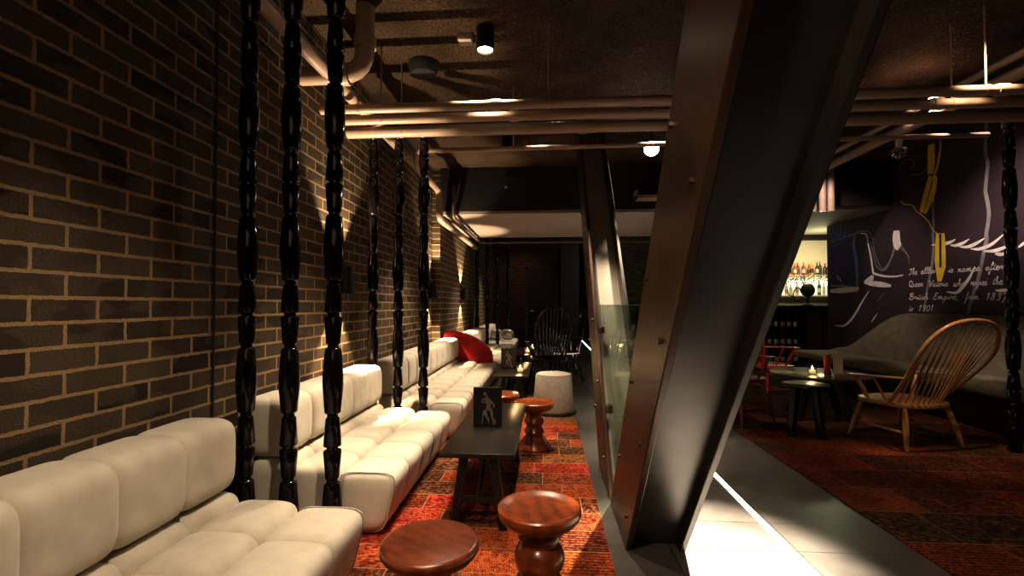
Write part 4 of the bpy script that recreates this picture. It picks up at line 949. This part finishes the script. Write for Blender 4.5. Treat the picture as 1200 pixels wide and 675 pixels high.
spot('spot_facing', (1.20, 5.52, 2.98), (.75, 3.0, 1.0), 70, 80, .8, WARM, .05)
spot('spot_walkway', (1.05, 2.15, 3.15), (.70, 2.25, 0), 9000, 30, 1.0, (1, .88, .70), .04)
spot('spot_walkway_far', (1.05, 4.3, 3.15), (.95, 4.4, 0), 380, 40, .9, (1, .86, .66), .04)
spot('spot_lounge', (2.9, 3.2, 3.1), (3.1, 4.3, .4), 210, 46, .9, (1, .74, .48), .05)
spot('spot_mural', (3.1, 4.2, 3.15), (4.8, 4.9, 1.7), 400, 66, .8, (1, .82, .74), .05)
spot('spot_mural_two', (3.4, 6.3, 3.15), (4.8, 7.2, 1.3), 85, 60, .9, (1, .84, .78), .05)
spot('spot_rug_far', (2.6, 2.6, 3.15), (2.9, 2.6, 0), 45, 75, .9, (1, .66, .42), .06)
area('soffit_glow', (.5, 7.6, .35), (.5, 8.2, 2.5), 14, 1.2, .5, (1, .78, .62))
area('bar_glow', (5.6, 10.3, 2.3), (5.6, 10.9, 1.9), 16, 1.8, .3, (1, .85, .55))
point('bar_green', (5.0, 8.95, 2.05), 26, (.92, 1, .62), .1)
point('corridor_glow', (1.4, 12.0, 2.2), 8, (1, .9, .6), .1)
spot('back_brick', (-.6, 12.6, 3.1), (-.8, 14, 1.4), 26, 80, .9, (1, .6, .4), .05)
spot('column_fill', (-.5, -.5, 2.9), (.55, 1.5, 1.2), 210, 60, .9, (1, .76, .54), .08)  # added light behind the camera, no fixture, brightens the big column's web
spot('v_foot_fill', (.56, 2.55, 2.9), (.52, 3.4, .4), 60, 26, .9, WARM, .04)  # added narrow light without a fixture, lifts the low web inside the V
spot('spot_pouf', (-.1, 4.3, 3.1), (.08, 5.3, .2), 260, 34, .8, WARM, .04)
area('room_fill', (.2, -1.2, 2.6), (-.3, 4.0, 1.0), 7, 2.0, 1.2, (1, .70, .45))

# ================================================================== CAMERA
cam = bpy.data.cameras.new('camera'); co = bpy.data.objects.new('camera', cam); C.objects.link(co)
cam.sensor_width = 36; cam.lens = 560 / 1200 * 36; cam.clip_start = .02
co.location = (0, 0, 1.18)
psi = math.atan(40 / 560); pit = math.radians(1.2)
co.rotation_euler = (PI / 2 + pit, 0, psi)
cam.shift_y = (19.5 - 560 * math.tan(pit)) / 1200
sc = bpy.context.scene; sc.camera = co
sc.view_settings.view_transform = 'Standard'; sc.view_settings.look = 'None'; sc.view_settings.exposure = .22; sc.view_settings.gamma = .86
sc.cycles.use_denoising = True
sc.cycles.max_bounces = 8; sc.cycles.diffuse_bounces = 3; sc.cycles.glossy_bounces = 3; sc.cycles.transparent_max_bounces = 12
sc.cycles.sample_clamp_indirect = 4.0; sc.cycles.caustics_reflective = False; sc.cycles.caustics_refractive = False
